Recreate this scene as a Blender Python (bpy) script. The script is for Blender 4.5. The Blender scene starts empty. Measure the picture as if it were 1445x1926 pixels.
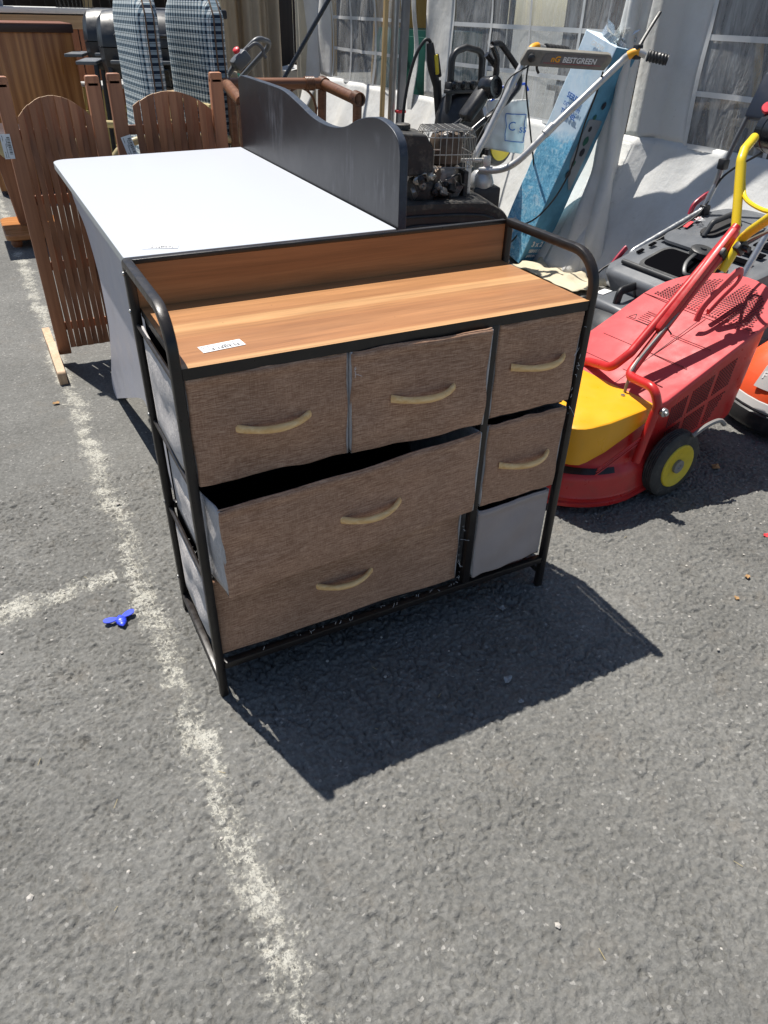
import bpy, bmesh, math, random
from mathutils import Vector, Matrix, noise
R = math.radians
random.seed(7)
scene = bpy.context.scene
COL = scene.collection

# ---------------------------------------------------------------- camera, sky, sun, exposure
cam_data = bpy.data.cameras.new('camera')
cam = bpy.data.objects.new('camera', cam_data); COL.objects.link(cam)
cam.location = (-0.18178, -1.00716, 1.14536)
cam.rotation_euler = (0.962431, -0.023349, -0.475283)
cam_data.sensor_fit = 'VERTICAL'; cam_data.sensor_height = 36.0
cam_data.lens = 1362.57 / 1926 * 36.0
cam_data.clip_start = 0.02; cam_data.clip_end = 500
scene.camera = cam

SUN_TO = Vector((-0.130, 0.420, 1.0)).normalized()          # towards the sun
world = bpy.data.worlds.new('World'); scene.world = world; world.use_nodes = True
wn = world.node_tree.nodes; wl = world.node_tree.links
sky = wn.new('ShaderNodeTexSky'); sky.sky_type = 'NISHITA'; sky.sun_disc = False
sky.sun_elevation = math.asin(SUN_TO.z)
sky.sun_rotation = math.atan2(SUN_TO.x, SUN_TO.y)
sky.air_density = 1.0; sky.dust_density = 0.6
wl.new(sky.outputs[0], wn['Background'].inputs[0])
wn['Background'].inputs[1].default_value = 0.075
sun_data = bpy.data.lights.new('sun', 'SUN'); sun = bpy.data.objects.new('sun', sun_data); COL.objects.link(sun)
sun_data.energy = 5.0; sun_data.angle = R(0.53); sun_data.color = (1.0, 0.955, 0.88)
sun.rotation_euler = SUN_TO.to_track_quat('Z', 'Y').to_euler()
vs = scene.view_settings
vs.view_transform = 'Standard'; vs.look = 'None'; vs.gamma = 1.0; vs.use_curve_mapping = False
vs.exposure = 0.52
scene.render.resolution_x = 768; scene.render.resolution_y = 1024

# ---------------------------------------------------------------- node material helpers
class NT:
    def __init__(s, name):
        s.m = bpy.data.materials.new(name); s.m.use_nodes = True
        s.n = s.m.node_tree.nodes; s.l = s.m.node_tree.links
        s.b = s.n['Principled BSDF']; s.out = s.n['Material Output']
        s.tc = s.n.new('ShaderNodeTexCoord')
    def set(s, node, key, val):
        sock = node.inputs[key]
        if isinstance(val, bpy.types.NodeSocket): s.l.new(val, sock)
        elif val is not None:
            if hasattr(sock.default_value, '__len__') and not hasattr(val, '__len__'): val = (val, val, val)
            if hasattr(sock.default_value, '__len__') and len(sock.default_value) == 4 and len(val) == 3: val = (*val, 1)
            sock.default_value = val
    def coord(s, scale=(1, 1, 1), rot=(0, 0, 0), loc=(0, 0, 0), kind='Object'):
        mp = s.n.new('ShaderNodeMapping'); s.l.new(s.tc.outputs[kind], mp.inputs[0])
        mp.inputs['Scale'].default_value = scale; mp.inputs['Rotation'].default_value = rot; mp.inputs['Location'].default_value = loc
        return mp.outputs[0]
    def noise(s, scale, detail=3, rough=.55, vec=None, dist=0, col=False):
        t = s.n.new('ShaderNodeTexNoise'); s.l.new(vec if vec else s.tc.outputs['Object'], t.inputs['Vector'])
        t.inputs['Scale'].default_value = scale; t.inputs['Detail'].default_value = detail
        t.inputs['Roughness'].default_value = rough; t.inputs['Distortion'].default_value = dist
        return t.outputs[1 if col else 0]
    def vor(s, scale, feature='F1', out=0, vec=None, rnd=1):
        t = s.n.new('ShaderNodeTexVoronoi'); t.feature = feature
        s.l.new(vec if vec else s.tc.outputs['Object'], t.inputs['Vector'])
        t.inputs['Scale'].default_value = scale; t.inputs['Randomness'].default_value = rnd
        return t.outputs[out]
    def math(s, op, a, b=0, c=0, clamp=False):
        t = s.n.new('ShaderNodeMath'); t.operation = op; t.use_clamp = clamp
        for i, v in enumerate((a, b, c)): s.set(t, i, v)
        return t.outputs[0]
    def ramp(s, fac, stops, interp='LINEAR'):
        t = s.n.new('ShaderNodeValToRGB'); e = t.color_ramp.elements; t.color_ramp.interpolation = interp
        while len(e) > len(stops): e.remove(e[-1])
        while len(e) < len(stops): e.new(.5)
        for el, (p, c) in zip(e, stops):
            el.position = p; el.color = (*c, 1) if hasattr(c, '__len__') else (c, c, c, 1)
        s.l.new(fac, t.inputs[0]); return t.outputs[0]
    def rng(s, v, a, b, c=0, d=1):
        t = s.n.new('ShaderNodeMapRange'); s.l.new(v, t.inputs[0])
        for i, x in zip((1, 2, 3, 4), (a, b, c, d)): t.inputs[i].default_value = x
        return t.outputs[0]
    def mix(s, fac, a, b, mode='MIX'):
        t = s.n.new('ShaderNodeMix'); t.data_type = 'RGBA'; t.blend_type = mode
        s.set(t, 0, fac); s.set(t, 6, a); s.set(t, 7, b); return t.outputs[2]
    def sep(s, vec=None):
        t = s.n.new('ShaderNodeSeparateXYZ'); s.l.new(vec if vec else s.tc.outputs['Object'], t.inputs[0]); return t.outputs
    def bump(s, h, strength=.5, dist=.002, normal=None):
        t = s.n.new('ShaderNodeBump'); t.inputs['Strength'].default_value = strength; t.inputs['Distance'].default_value = dist
        s.l.new(h, t.inputs['Height'])
        if normal: s.l.new(normal, t.inputs['Normal'])
        return t.outputs[0]
    def fin(s, color=None, rough=None, metal=None, normal=None, spec=None, **kw):
        s.set(s.b, 'Base Color', color); s.set(s.b, 'Roughness', rough); s.set(s.b, 'Metallic', metal)
        if normal: s.l.new(normal, s.b.inputs['Normal'])
        s.set(s.b, 'Specular IOR Level', spec)
        for k, v in kw.items(): s.set(s.b, k.replace('_', ' '), v)
        return s.m

def mul(c, k): return tuple(min(1, x * k) for x in c)
def plain(name, c, rough=.5, metal=0, var=.25, vscale=6, grain=.0, gscale=300, spec=.5, dirt=0, dcol=(.25, .22, .17), coat=0):
    """painted / plastic / metal surface with mottling, dust and fine relief"""
    t = NT(name)
    n1 = t.noise(vscale, 5, .6)
    col = t.ramp(n1, [(.25, mul(c, 1 - var)), (.75, mul(c, 1 + var))])
    rg = t.rng(t.noise(vscale * 3, 4), .3, .7, max(.03, rough - .1), min(1, rough + .12))
    if dirt:
        d = t.rng(t.noise(vscale * 2.3, 7, .7), .52, .72, 0, dirt)
        col = t.mix(d, col, dcol); rg = t.math('ADD', rg, t.math('MULTIPLY', d, .4), clamp=True)
    nm = t.bump(t.noise(gscale, 3), grain, .001) if grain else None
    kw = {'Coat Weight': coat} if coat else {}
    m = t.fin(col, rg, metal, nm, spec)
    if coat: t.b.inputs['Coat Weight'].default_value = coat; t.b.inputs['Coat Roughness'].default_value = .12
    return m

def wood(name, c1, c2, axis=0, scale=1.0, rough=.5, streak=1.0, ring=0.0, bump=.15):
    """grain runs along local axis"""
    t = NT(name)
    sc = [14 * scale] * 3; sc[axis] = .9 * scale
    v = t.coord(tuple(sc))
    warp = t.noise(2.0 * scale, 3)
    n1 = t.noise(1.6, 8, .68, v, dist=.7)
    sc2 = [90 * scale] * 3; sc2[axis] = 2.5 * scale
    n2 = t.noise(1.0, 4, .6, t.coord(tuple(sc2)))
    f = t.math('ADD', t.math('MULTIPLY', n1, .62), t.math('MULTIPLY', n2, .38))
    if ring:
        w = t.n.new('ShaderNodeTexWave'); w.wave_type = 'BANDS'; w.bands_direction = 'XYZ'[(axis + 1) % 3]
        rs = [1, 1, 1]; rs[axis] = .12
        t.l.new(t.coord(tuple(rs)), w.inputs['Vector']); w.inputs['Scale'].default_value = 9 * scale
        w.inputs['Distortion'].default_value = 9; w.inputs['Detail'].default_value = 2; w.inputs['Detail Scale'].default_value = .9
        f = t.math('ADD', t.math('MULTIPLY', f, 1 - ring), t.math('MULTIPLY', w.outputs[1], ring))
    k = .14 * streak
    col = t.ramp(f, [(.5 - k, c1), (.5, tuple((a + b) / 2 for a, b in zip(c1, c2))), (.5 + k, c2)])
    col = t.mix(t.rng(warp, .35, .7, 0, .25), col, mul(c1, .75))
    oi = t.n.new('ShaderNodeObjectInfo'); col = t.mix(1, col, t.rng(oi.outputs['Random'], 0, 1, .80, 1.18), 'MULTIPLY')   # boards differ
    return t.fin(col, t.rng(n2, .3, .7, rough - .08, rough + .1), 0, t.bump(n2, bump, .0008))

# ---------------------------------------------------------------- mesh builder
def frame_from(d, up=Vector((0, 0, 1))):
    d = d.normalized()
    if abs(d.dot(up)) > .98: up = Vector((0, 1, 0)) if abs(d.y) < .9 else Vector((1, 0, 0))
    x = up.cross(d).normalized(); return x, d.cross(x).normalized()

def fillet(pts, r, n=7):
    """polyline with rounded corners; r is a number or a list for the inner points"""
    P = [Vector(p) for p in pts]; out = [P[0]]
    for i in range(1, len(P) - 1):
        rr = r[i - 1] if hasattr(r, '__len__') else r
        a = (P[i - 1] - P[i]); b = (P[i + 1] - P[i]); la, lb = a.length, b.length; a.normalize(); b.normalize()
        ang = a.angle(b)
        if rr < 1e-5 or ang > math.pi - .02: out.append(P[i]); continue
        d = min(rr / math.tan(ang / 2), la * .49, lb * .49)
        p0, p2 = P[i] + a * d, P[i] + b * d
        rad = d * math.tan(ang / 2); c = P[i] + (a + b).normalized() * (rad / math.sin(ang / 2))
        u = p0 - c; w = p2 - c
        for k in range(n + 1):
            q = u.normalized().slerp(w.normalized(), k / n) * rad if u.angle(w) > 1e-3 else u
            out.append(c + q)
    out.append(P[-1]); return out

def spl(pts, n=6):
    P = [Vector(p) for p in pts]; Q = [P[0] * 2 - P[1]] + P + [P[-1] * 2 - P[-2]]; out = []
    for i in range(1, len(Q) - 2):
        for k in range(n):
            t = k / n; p0, p1, p2, p3 = Q[i - 1:i + 3]
            out.append(.5 * ((2 * p1) + (p2 - p0) * t + (2 * p0 - 5 * p1 + 4 * p2 - p3) * t * t + (3 * p1 - p0 - 3 * p2 + p3) * t ** 3))
    out.append(P[-1]); return out

def rrect(w, h, r, n=2):
    pts = []
    for cx, cy, a0 in ((w / 2 - r, h / 2 - r, 0), (-w / 2 + r, h / 2 - r, 90), (-w / 2 + r, -h / 2 + r, 180), (w / 2 - r, -h / 2 + r, 270)):
        for k in range(n + 1):
            a = R(a0 + 90 * k / n); pts.append((cx + r * math.cos(a), cy + r * math.sin(a)))
    return pts

ROOT = {}
class MB:
    def __init__(s): s.v = []; s.f = []; s.m = []
    def add(s, vs_, fs, m=0):
        o = len(s.v); s.v += [Vector(v) for v in vs_]; s.f += [tuple(i + o for i in f) for f in fs]; s.m += [m] * len(fs); return s
    def box(s, c, size, rot=None, r=0, seg=2, m=0):
        x, y, z = [k / 2 for k in size]
        if r > 0:
            bm = bmesh.new(); bmesh.ops.create_cube(bm, size=1); 
            for v in bm.verts: v.co = Vector((v.co.x * size[0], v.co.y * size[1], v.co.z * size[2]))
            bmesh.ops.bevel(bm, geom=list(bm.edges), offset=r, segments=seg, profile=.5, affect='EDGES')
            bm.verts.index_update(); vv = [v.co.copy() for v in bm.verts]; ff = [[v.index for v in f.verts] for f in bm.faces]; bm.free()
        else:
            vv = [Vector((a * x, b * y, d * z)) for a in (-1, 1) for b in (-1, 1) for d in (-1, 1)]
            ff = [(0, 1, 3, 2), (4, 6, 7, 5), (0, 4, 5, 1), (2, 3, 7, 6), (0, 2, 6, 4), (1, 5, 7, 3)]
        if rot is not None:
            M = rot if isinstance(rot, Matrix) else Matrix.Rotation(rot[2], 3, 'Z') @ Matrix.Rotation(rot[1], 3, 'Y') @ Matrix.Rotation(rot[0], 3, 'X')
            vv = [M @ v for v in vv]
        c = Vector(c); return s.add([v + c for v in vv], ff, m)
    def beam(s, p0, p1, w, h, r=0, up=Vector((0, 0, 1)), m=0):
        p0, p1 = Vector(p0), Vector(p1); d = p1 - p0; x, y = frame_from(d, up)
        M = Matrix((x, y, d.normalized())).transposed()
        return s.box((p0 + p1) / 2, (w, h, d.length), M, r, m=m)
    def tube(s, pts, r, seg=10, closed=False, cap=True, prof=None, m=0, up=Vector((0, 0, 1))):
        P = [Vector(p) for p in pts]
        Q = [P[0]]
        for p in P[1:]:
            if (p - Q[-1]).length > 1e-5: Q.append(p)
        P = Q; n = len(P)
        pr = prof or [(math.cos(2 * math.pi * k / seg), math.sin(2 * math.pi * k / seg)) for k in range(seg)]
        k = len(pr); vv = []; x = None
        for i in range(n):
            if closed: t = (P[(i + 1) % n] - P[i - 1])
            else: t = P[min(i + 1, n - 1)] - P[max(i - 1, 0)]
            t.normalize()
            if x is None: x, y = frame_from(t, up)
            else: x = (x - t * x.dot(t)).normalized(); y = t.cross(x)
            sc = 1.0
            if 0 < i < n - 1 or closed:
                a = (P[i] - P[i - 1]).normalized(); sc = 1 / max(.5, a.dot(t))
            rr = 1 if prof else (r(i / (n - 1)) if callable(r) else r)
            vv += [P[i] + (x * a_ + y * b_) * rr * (sc if not prof else 1) for a_, b_ in pr]
        ff = []
        for i in range(n if closed else n - 1):
            j = (i + 1) % n
            ff += [(i * k + q, i * k + (q + 1) % k, j * k + (q + 1) % k, j * k + q) for q in range(k)]
        if cap and not closed: ff += [tuple(reversed(range(k))), tuple(range((n - 1) * k, n * k))]
        return s.add(vv, ff, m)
    def cyl(s, p0, p1, r0, r1=None, seg=16, m=0):
        p0, p1 = Vector(p0), Vector(p1); x, y = frame_from(p1 - p0); r1 = r0 if r1 is None else r1
        vv = [p + (x * math.cos(2 * math.pi * q / seg) + y * math.sin(2 * math.pi * q / seg)) * r for p, r in ((p0, r0), (p1, r1)) for q in range(seg)]
        ff = [(q, (q + 1) % seg, seg + (q + 1) % seg, seg + q) for q in range(seg)] + [tuple(reversed(range(seg))), tuple(range(seg, 2 * seg))]
        return s.add(vv, ff, m)
    def lathe(s, c, axis, prof, seg=24, m=0):
        """prof: list of (radius, height along axis)"""
        c = Vector(c); axis = Vector(axis).normalized(); x, y = frame_from(axis); vv = []; k = seg
        for r, h in prof:
            vv += [c + axis * h + (x * math.cos(2 * math.pi * q / seg) + y * math.sin(2 * math.pi * q / seg)) * r for q in range(seg)]
        ff = []
        for i in range(len(prof) - 1):
            ff += [(i * k + q, i * k + (q + 1) % k, (i + 1) * k + (q + 1) % k, (i + 1) * k + q) for q in range(k)]
        ff += [tuple(reversed(range(k))), tuple(range((len(prof) - 1) * k, len(prof) * k))]
        return s.add(vv, ff, m)
    def loft(s, rings, cap=True, closed=True, m=0):
        k = len(rings[0]); vv = [Vector(p) for r in rings for p in r]; ff = []
        for i in range(len(rings) - 1):
            for q in range(k if closed else k - 1):
                ff.append((i * k + q, i * k + (q + 1) % k, (i + 1) * k + (q + 1) % k, (i + 1) * k + q))
        if cap and closed: ff += [tuple(reversed(range(k))), tuple(range((len(rings) - 1) * k, len(rings) * k))]
        return s.add(vv, ff, m)
    def prism(s, poly, fn0, fn1, m=0):
        """poly 2-D outline; fn0/fn1 map (a,b) to 3-D on the two faces"""
        k = len(poly); vv = [fn0(*p) for p in poly] + [fn1(*p) for p in poly]
        ff = [tuple(range(k)), tuple(reversed(range(k, 2 * k)))] + [(q, k + q, k + (q + 1) % k, (q + 1) % k) for q in range(k)]
        return s.add(vv, ff, m)
    def grid(s, fn, nu, nv, m=0, thick=None):
        vv = [fn(i / nu, j / nv) for j in range(nv + 1) for i in range(nu + 1)]
        ff = [(j * (nu + 1) + i, j * (nu + 1) + i + 1, (j + 1) * (nu + 1) + i + 1, (j + 1) * (nu + 1) + i) for j in range(nv) for i in range(nu)]
        return s.add(vv, ff, m)
    def build(s, name, mats, parent=None, world=False, smooth=40, solid=0, bev=0, fix=True):
        me = bpy.data.meshes.new(name)
        vv = s.v
        if world and parent is not None:
            r = parent
            while r.parent: r = r.parent
            Mi = ROOT[r.name].inverted(); vv = [Mi @ v for v in vv]
        me.from_pydata([tuple(v) for v in vv], [], s.f)
        if not isinstance(mats, (list, tuple)): mats = [mats]
        for mt in mats: me.materials.append(mt)
        me.polygons.foreach_set('material_index', s.m)
        bm = bmesh.new(); bm.from_mesh(me)
        if fix: bmesh.ops.recalc_face_normals(bm, faces=list(bm.faces))
        for f in bm.faces: f.smooth = smooth > 0
        if smooth:
            cs = R(smooth)
            for e in bm.edges:
                if len(e.link_faces) == 2: e.smooth = e.calc_face_angle(0) < cs
        bm.to_mesh(me); bm.free()
        o = bpy.data.objects.new(name, me); COL.objects.link(o)
        if parent is not None: o.parent = parent
        else: ROOT[o.name] = Matrix.Identity(4)
        if bev:
            md = o.modifiers.new('bevel', 'BEVEL'); md.width = bev; md.segments = 2; md.limit_method = 'ANGLE'; md.angle_limit = R(50)
        if solid:
            md = o.modifiers.new('solid', 'SOLIDIFY'); md.thickness = solid; md.offset = 0
        return o

def tag(o, label, cat, group=None, kind=None):
    if label: o['label'] = label
    if cat: o['category'] = cat
    if group: o['group'] = group
    if kind: o['kind'] = kind
    return o
def thing(name, label, cat, loc=(0, 0, 0), rotz=0, group=None):
    o = bpy.data.objects.new(name, None); COL.objects.link(o); o.empty_display_size = .1
    o.location = loc; o.rotation_euler = (0, 0, rotz)
    ROOT[o.name] = Matrix.Translation(loc) @ Matrix.Rotation(rotz, 4, 'Z')
    return tag(o, label, cat, group)
def dup(root, loc, rotz, label):
    r = root.copy(); COL.objects.link(r); r.location = loc; r.rotation_euler = (0, 0, rotz); r['label'] = label
    ROOT[r.name] = Matrix.Translation(loc) @ Matrix.Rotation(rotz, 4, 'Z')
    for ch in root.children:
        c = ch.copy(); COL.objects.link(c); c.parent = r
        for g in ch.children:
            d = g.copy(); COL.objects.link(d); d.parent = c
    return r
def place(mesh_obj, parent, loc, rot=(0, 0, 0)):
    """another piece that shares its mesh"""
    o = mesh_obj.copy(); COL.objects.link(o); o.parent = parent; o.location = loc; o.rotation_euler = rot; return o
def text(name, body, size, mat, parent, org, xd, yd, world=True, extrude=.0006, shear=0, sx=1.0, align='LEFT', bold=0):
    cu = bpy.data.curves.new(name, 'FONT'); cu.body = body; cu.size = size; cu.extrude = extrude; cu.shear = shear
    cu.align_x = align; cu.resolution_u = 3; cu.offset = bold
    t = bpy.data.objects.new(name, cu); COL.objects.link(t); bpy.context.view_layer.update()
    me = bpy.data.meshes.new_from_object(t.evaluated_get(bpy.context.evaluated_depsgraph_get()))
    bpy.data.objects.remove(t); bpy.data.curves.remove(cu)
    xd = Vector(xd).normalized(); yd = Vector(yd); yd = (yd - xd * yd.dot(xd)).normalized(); zd = xd.cross(yd); org = Vector(org)
    mb = MB(); mb.add([org + xd * v.co.x * sx + yd * v.co.y + zd * v.co.z for v in me.vertices], [tuple(p.vertices) for p in me.polygons])
    bpy.data.meshes.remove(me)
    return mb.build(name, mat, parent, world, smooth=0, fix=False)
def sticker(parent, org, xd, yd, w, h, world=True):
    """white price sticker with printed lines and a bar code; org = lower left corner"""
    xd = Vector(xd).normalized(); yd = Vector(yd); yd = (yd - xd * yd.dot(xd)).normalized(); zd = xd.cross(yd); org = Vector(org)
    P = lambda a, b, c: org + xd * a + yd * b + zd * c
    mb = MB(); mb.prism([(0, 0), (w, 0), (w, h), (0, h)], lambda a, b: P(a, b, 0), lambda a, b: P(a, b, .0007))
    st = mb.build('price_sticker', M['paper'], parent, world, smooth=0)
    q = MB(); rnd = random.Random(3); x = w * .18
    def bar(a0, a1, b0, b1): q.prism([(a0, b0), (a1, b0), (a1, b1), (a0, b1)], lambda a, b: P(a, b, .0008), lambda a, b: P(a, b, .0011))
    while x < w * .86:
        bw = rnd.choice((.0009, .0009, .0016, .0024)) * w / .07; bar(x, x + bw, h * .1, h * .4); x += bw + rnd.choice((.0009, .0013, .002)) * w / .07
    for (a0, a1, b0) in ((.05, .3, .78), (.72, .95, .78), (.05, .62, .58), (.5, .8, .46)):
        x = a0 * w
        while x < a1 * w:
            lw = rnd.uniform(.02, .06) * w; bar(x, min(a1 * w, x + lw), b0 * h, b0 * h + .05 * h); x += lw + .012 * w
    q.build('printed_text', M['ink'], st, world, smooth=0)
    return st

# ---------------------------------------------------------------- materials
M = {}
def asphalt_height(t):
    n0 = t.noise(26, 4, .6); n = t.noise(88, 4, .62); n2 = t.noise(240, 3, .6); st = t.vor(150, 'F1', 0)
    h = t.math('ADD', t.math('MULTIPLY', n0, .35), t.math('MULTIPLY', n, .75))
    h = t.math('ADD', h, t.math('MULTIPLY', n2, .30)); return t.math('ADD', h, t.math('MULTIPLY', t.math('SUBTRACT', 1, st), .18))
def make_asphalt():
    t = NT('asphalt'); h = asphalt_height(t)
    cell = t.vor(185, 'F1', 1, vec=t.coord((1, 1, 1))); cv = t.sep(cell)[0]
    col = t.ramp(cv, [(0, (.105, .104, .097)), (.5, (.143, .141, .132)), (.90, (.176, .172, .161)), (.975, (.22, .215, .20)), (.992, (.36, .35, .33)), (1, (.47, .45, .42))])
    col = t.mix(.5, col, (.172, .170, .160))
    hol = t.rng(h, .60, .98, .72, 1.10); col = t.mix(1, col, hol, 'MULTIPLY')
    patch = t.noise(1.7, 6, .6); col = t.mix(1, col, t.rng(patch, .3, .7, .78, 1.18), 'MULTIPLY')
    warm = t.noise(9, 5, .7); col = t.mix(t.rng(warm, .56, .75, 0, .35), col, (.17, .145, .115))
    stain = t.noise(3.1, 5, .65); col = t.mix(t.rng(stain, .6, .74, 0, .25), col, (.10, .098, .094))
    nm = t.bump(h, .8, .005); nm = t.bump(t.noise(430, 3, .7), .7, .0016, nm)
    return t.fin(col, t.rng(h, .5, 1.1, .95, .72), 0, nm, .28)
M['asphalt'] = make_asphalt()
def make_paint():
    t = NT('worn_road_paint'); h = asphalt_height(t)
    s = t.sep(); # sheets are modelled along their own x axis, centred on y = 0
    edge = t.rng(t.math('ABSOLUTE', s[1]), .012, .064, .12, -.32)
    wear = t.rng(t.noise(6.5, 6, .7), .33, .67, -.22, .22)
    crack = t.rng(t.vor(46, 'DISTANCE_TO_EDGE', vec=t.noise(30, 2, col=True)), .0, .05, -.22, 0)
    f = t.math('ADD', t.math('ADD', h, edge), t.math('ADD', wear, crack))
    mask = t.rng(f, .735, .96, 0, .74)
    fine = t.rng(t.noise(210, 4, .75), .36, .52, .25, 1)
    mask = t.math('MULTIPLY', mask, fine)
    col = t.ramp(t.noise(25, 5), [(.3, (.44, .425, .37)), (.7, (.60, .585, .52))])
    t.fin(col, .8, 0, t.bump(h, .8, .004), .25)
    tr = t.n.new('ShaderNodeBsdfTransparent'); mx = t.n.new('ShaderNodeMixShader')
    t.l.new(mask, mx.inputs[0]); t.l.new(tr.outputs[0], mx.inputs[1]); t.l.new(t.b.outputs[0], mx.inputs[2]); t.l.new(mx.outputs[0], t.out.inputs[0])
    return t.m
M['paint'] = make_paint()

def make_laminate(name, strips, dark=1.0):
    """printed oak laminate, grain along x, plank tones across y (strips) """
    t = NT(name); s = t.sep()
    g1 = t.noise(1, 7, .66, t.coord((2.2, 55, 55)), dist=.9); g2 = t.noise(1, 4, .6, t.coord((9, 420, 420)))
    base = t.ramp(s[strips[0]], strips[1], 'LINEAR')
    wav = t.noise(1, 3, .5, t.coord((1.3, 9, 9)), dist=1.5)
    k = t.math('ADD', t.math('MULTIPLY', g1, .7), t.math('MULTIPLY', g2, .3))
    col = t.mix(1, base, t.rng(k, .34, .66, .68, 1.20), 'MULTIPLY')
    col = t.mix(t.rng(wav, .45, .62, 0, .26), col, (.20 * dark, .085 * dark, .034 * dark))
    spots = t.rng(t.vor(17, 'F1', 0), .0, .035, 1, 0); col = t.mix(t.math('MULTIPLY', spots, .75), col, (.06, .03, .015))
    return t.fin(col, t.rng(g2, .3, .7, .36, .5), 0, t.bump(g2, .12, .0005), .4)
oak = [(0, (.47, .22, .085)), (.02, (.47, .22, .085))]
a, b, c_, d = (.415, .205, .083), (.51, .282, .125), (.34, .152, .061), (.375, .175, .072)
M['top_laminate'] = make_laminate('oak_laminate', (1, [(0, b), (.018, b), (.022, c_), (.075, d), (.115, c_), (.150, a), (.152, b), (.182, b), (.185, d), (.28, a)]))
M['back_laminate'] = make_laminate('oak_laminate_back', (2, [(.70, d), (.735, d), (.74, c_), (.79, c_)]), .9)

def make_linen():
    t = NT('brown_linen')
    th = t.noise(1, 3, .6, t.coord((70, 70, 900))); tv = t.noise(1, 3, .6, t.coord((900, 900, 60)))
    th2 = t.noise(1, 2, .5, t.coord((25, 25, 480)))
    f = t.math('ADD', t.math('MULTIPLY', th, .5), t.math('ADD', t.math('MULTIPLY', tv, .28), t.math('MULTIPLY', th2, .25)))
    col = t.ramp(f, [(.34, (.180, .088, .052)), (.5, (.370, .210, .132)), (.63, (.575, .365, .245))])
    big = t.noise(7, 5, .6); col = t.mix(1, col, t.rng(big, .3, .7, .86, 1.12), 'MULTIPLY')
    red = t.rng(t.noise(11, 4, .7), .66, .76, 0, .3); col = t.mix(red, col, (.30, .16, .12))
    return t.fin(col, .9, 0, t.bump(f, .5, .0012), .2, Sheen_Weight=.15)
M['linen'] = make_linen()
def make_felt():
    t = NT('grey_nonwoven_fabric')
    fib = t.noise(1, 4, .7, t.coord((260, 260, 120))); dust = t.noise(11, 7, .72); big = t.noise(26, 5, .7)
    col = t.ramp(fib, [(.3, (.42, .395, .385)), (.7, (.58, .55, .535))])
    col = t.mix(t.rng(dust, .5, .68, 0, .85), col, (.74, .68, .63))
    col = t.mix(t.rng(big, .6, .72, 0, .6), col, (.85, .80, .74))
    return t.fin(col, .95, 0, t.bump(t.math('ADD', fib, t.math('MULTIPLY', dust, 1.5)), .6, .003), .15)
M['felt'] = make_felt()
M['felt_clean'] = plain('grey_drawer_lining', (.40, .335, .31), .9, var=.1, vscale=9, grain=.4, gscale=260, spec=.2)
def make_handle_wood():
    t = NT('pale_bent_wood'); n = t.noise(1, 4, .6, t.coord((18, 160, 160)))
    col = t.ramp(n, [(.35, (.78, .46, .185)), (.65, (.93, .64, .32))])
    return t.fin(col, .55, 0, t.bump(n, .15, .0004), .35)
M['handle_wood'] = make_handle_wood()
M['black_frame'] = plain('brown_black_powder_coat', (.016, .0125, .011), .36, var=.3, vscale=20, grain=.15, gscale=900, spec=.45, dirt=.06, dcol=(.18, .15, .12))
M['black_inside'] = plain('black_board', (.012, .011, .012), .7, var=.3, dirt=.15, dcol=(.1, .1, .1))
M['paper'] = plain('white_label_paper', (.80, .81, .82), .6, var=.03)
M['ink'] = plain('black_print', (.03, .03, .035), .6, var=.1)
M['white_print'] = plain('white_print', (.75, .75, .74), .5, var=.05)
M['red_print'] = plain('red_print', (.6, .04, .05), .5, var=.1)
M['blue_print'] = plain('blue_print', (.04, .14, .42), .5, var=.1)
M['screw'] = plain('zinc_screw', (.45, .45, .45), .3, 1, var=.2)
M['desk_white'] = NT('white_melamine').fin((.50, .525, .575), .36, 0, None, .4)
M['desk_leg'] = plain('shaded_white_melamine', (.45, .44, .48), .4, var=.03, vscale=3)  # white panel coloured darker and lilac to stand for its shade
M['desk_edge'] = plain('grey_edge_band', (.42, .44, .44), .4, var=.06)
def make_navy():
    t = NT('dark_blue_black_laminate')
    sc = t.noise(1, 6, .7, t.coord((3, 60, 9), rot=(.5, 0, 0))); sm = t.noise(4.5, 6, .65)
    col = t.mix(t.rng(t.math('MULTIPLY', t.rng(sc, .48, .68), t.rng(sm, .46, .66)), 0, .6, 0, .34), (.015, .015, .018), (.18, .18, .20))
    return t.fin(col, t.rng(sm, .3, .7, .3, .46), 0, None, .5)
M['navy'] = make_navy()
M['navy_edge'] = plain('dark_blue_edge', (.028, .036, .052), .4, var=.25, vscale=25, dirt=.2, dcol=(.2, .22, .25))
def make_canvas(name, c, dcol, amt=.5):
    t = NT(name); w = t.noise(1, 3, .6, t.coord((500, 500, 60))); st = t.noise(3.2, 7, .68); sp = t.noise(30, 5, .7)
    col = t.ramp(t.noise(2, 5), [(.3, mul(c, .9)), (.7, c)])
    col = t.mix(t.rng(st, .48, .72, 0, amt), col, dcol); col = t.mix(t.rng(sp, .64, .76, 0, .5), col, mul(dcol, .7))
    wr = t.noise(1, 5, .6, t.coord((9, 9, 7)))
    nm = t.bump(wr, .35, .02); nm = t.bump(w, .3, .0012, nm)
    m = t.fin(col, .62, 0, nm, .35)
    tl = t.n.new('ShaderNodeBsdfTranslucent'); t.set(tl, 0, col); t.l.new(nm, tl.inputs['Normal'])
    mx = t.n.new('ShaderNodeMixShader'); mx.inputs[0].default_value = .14
    t.l.new(t.b.outputs[0], mx.inputs[1]); t.l.new(tl.outputs[0], mx.inputs[2]); t.l.new(mx.outputs[0], t.out.inputs[0]); return m
M['canvas'] = make_canvas('white_tent_canvas', (.76, .76, .745), (.50, .475, .42), .5)
M['canvas_old'] = make_canvas('yellowed_canvas', (.62, .57, .46), (.36, .32, .24), .6)
M['curtain'] = make_canvas('beige_curtain_cloth', (.50, .42, .32), (.33, .27, .2), .4)
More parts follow.
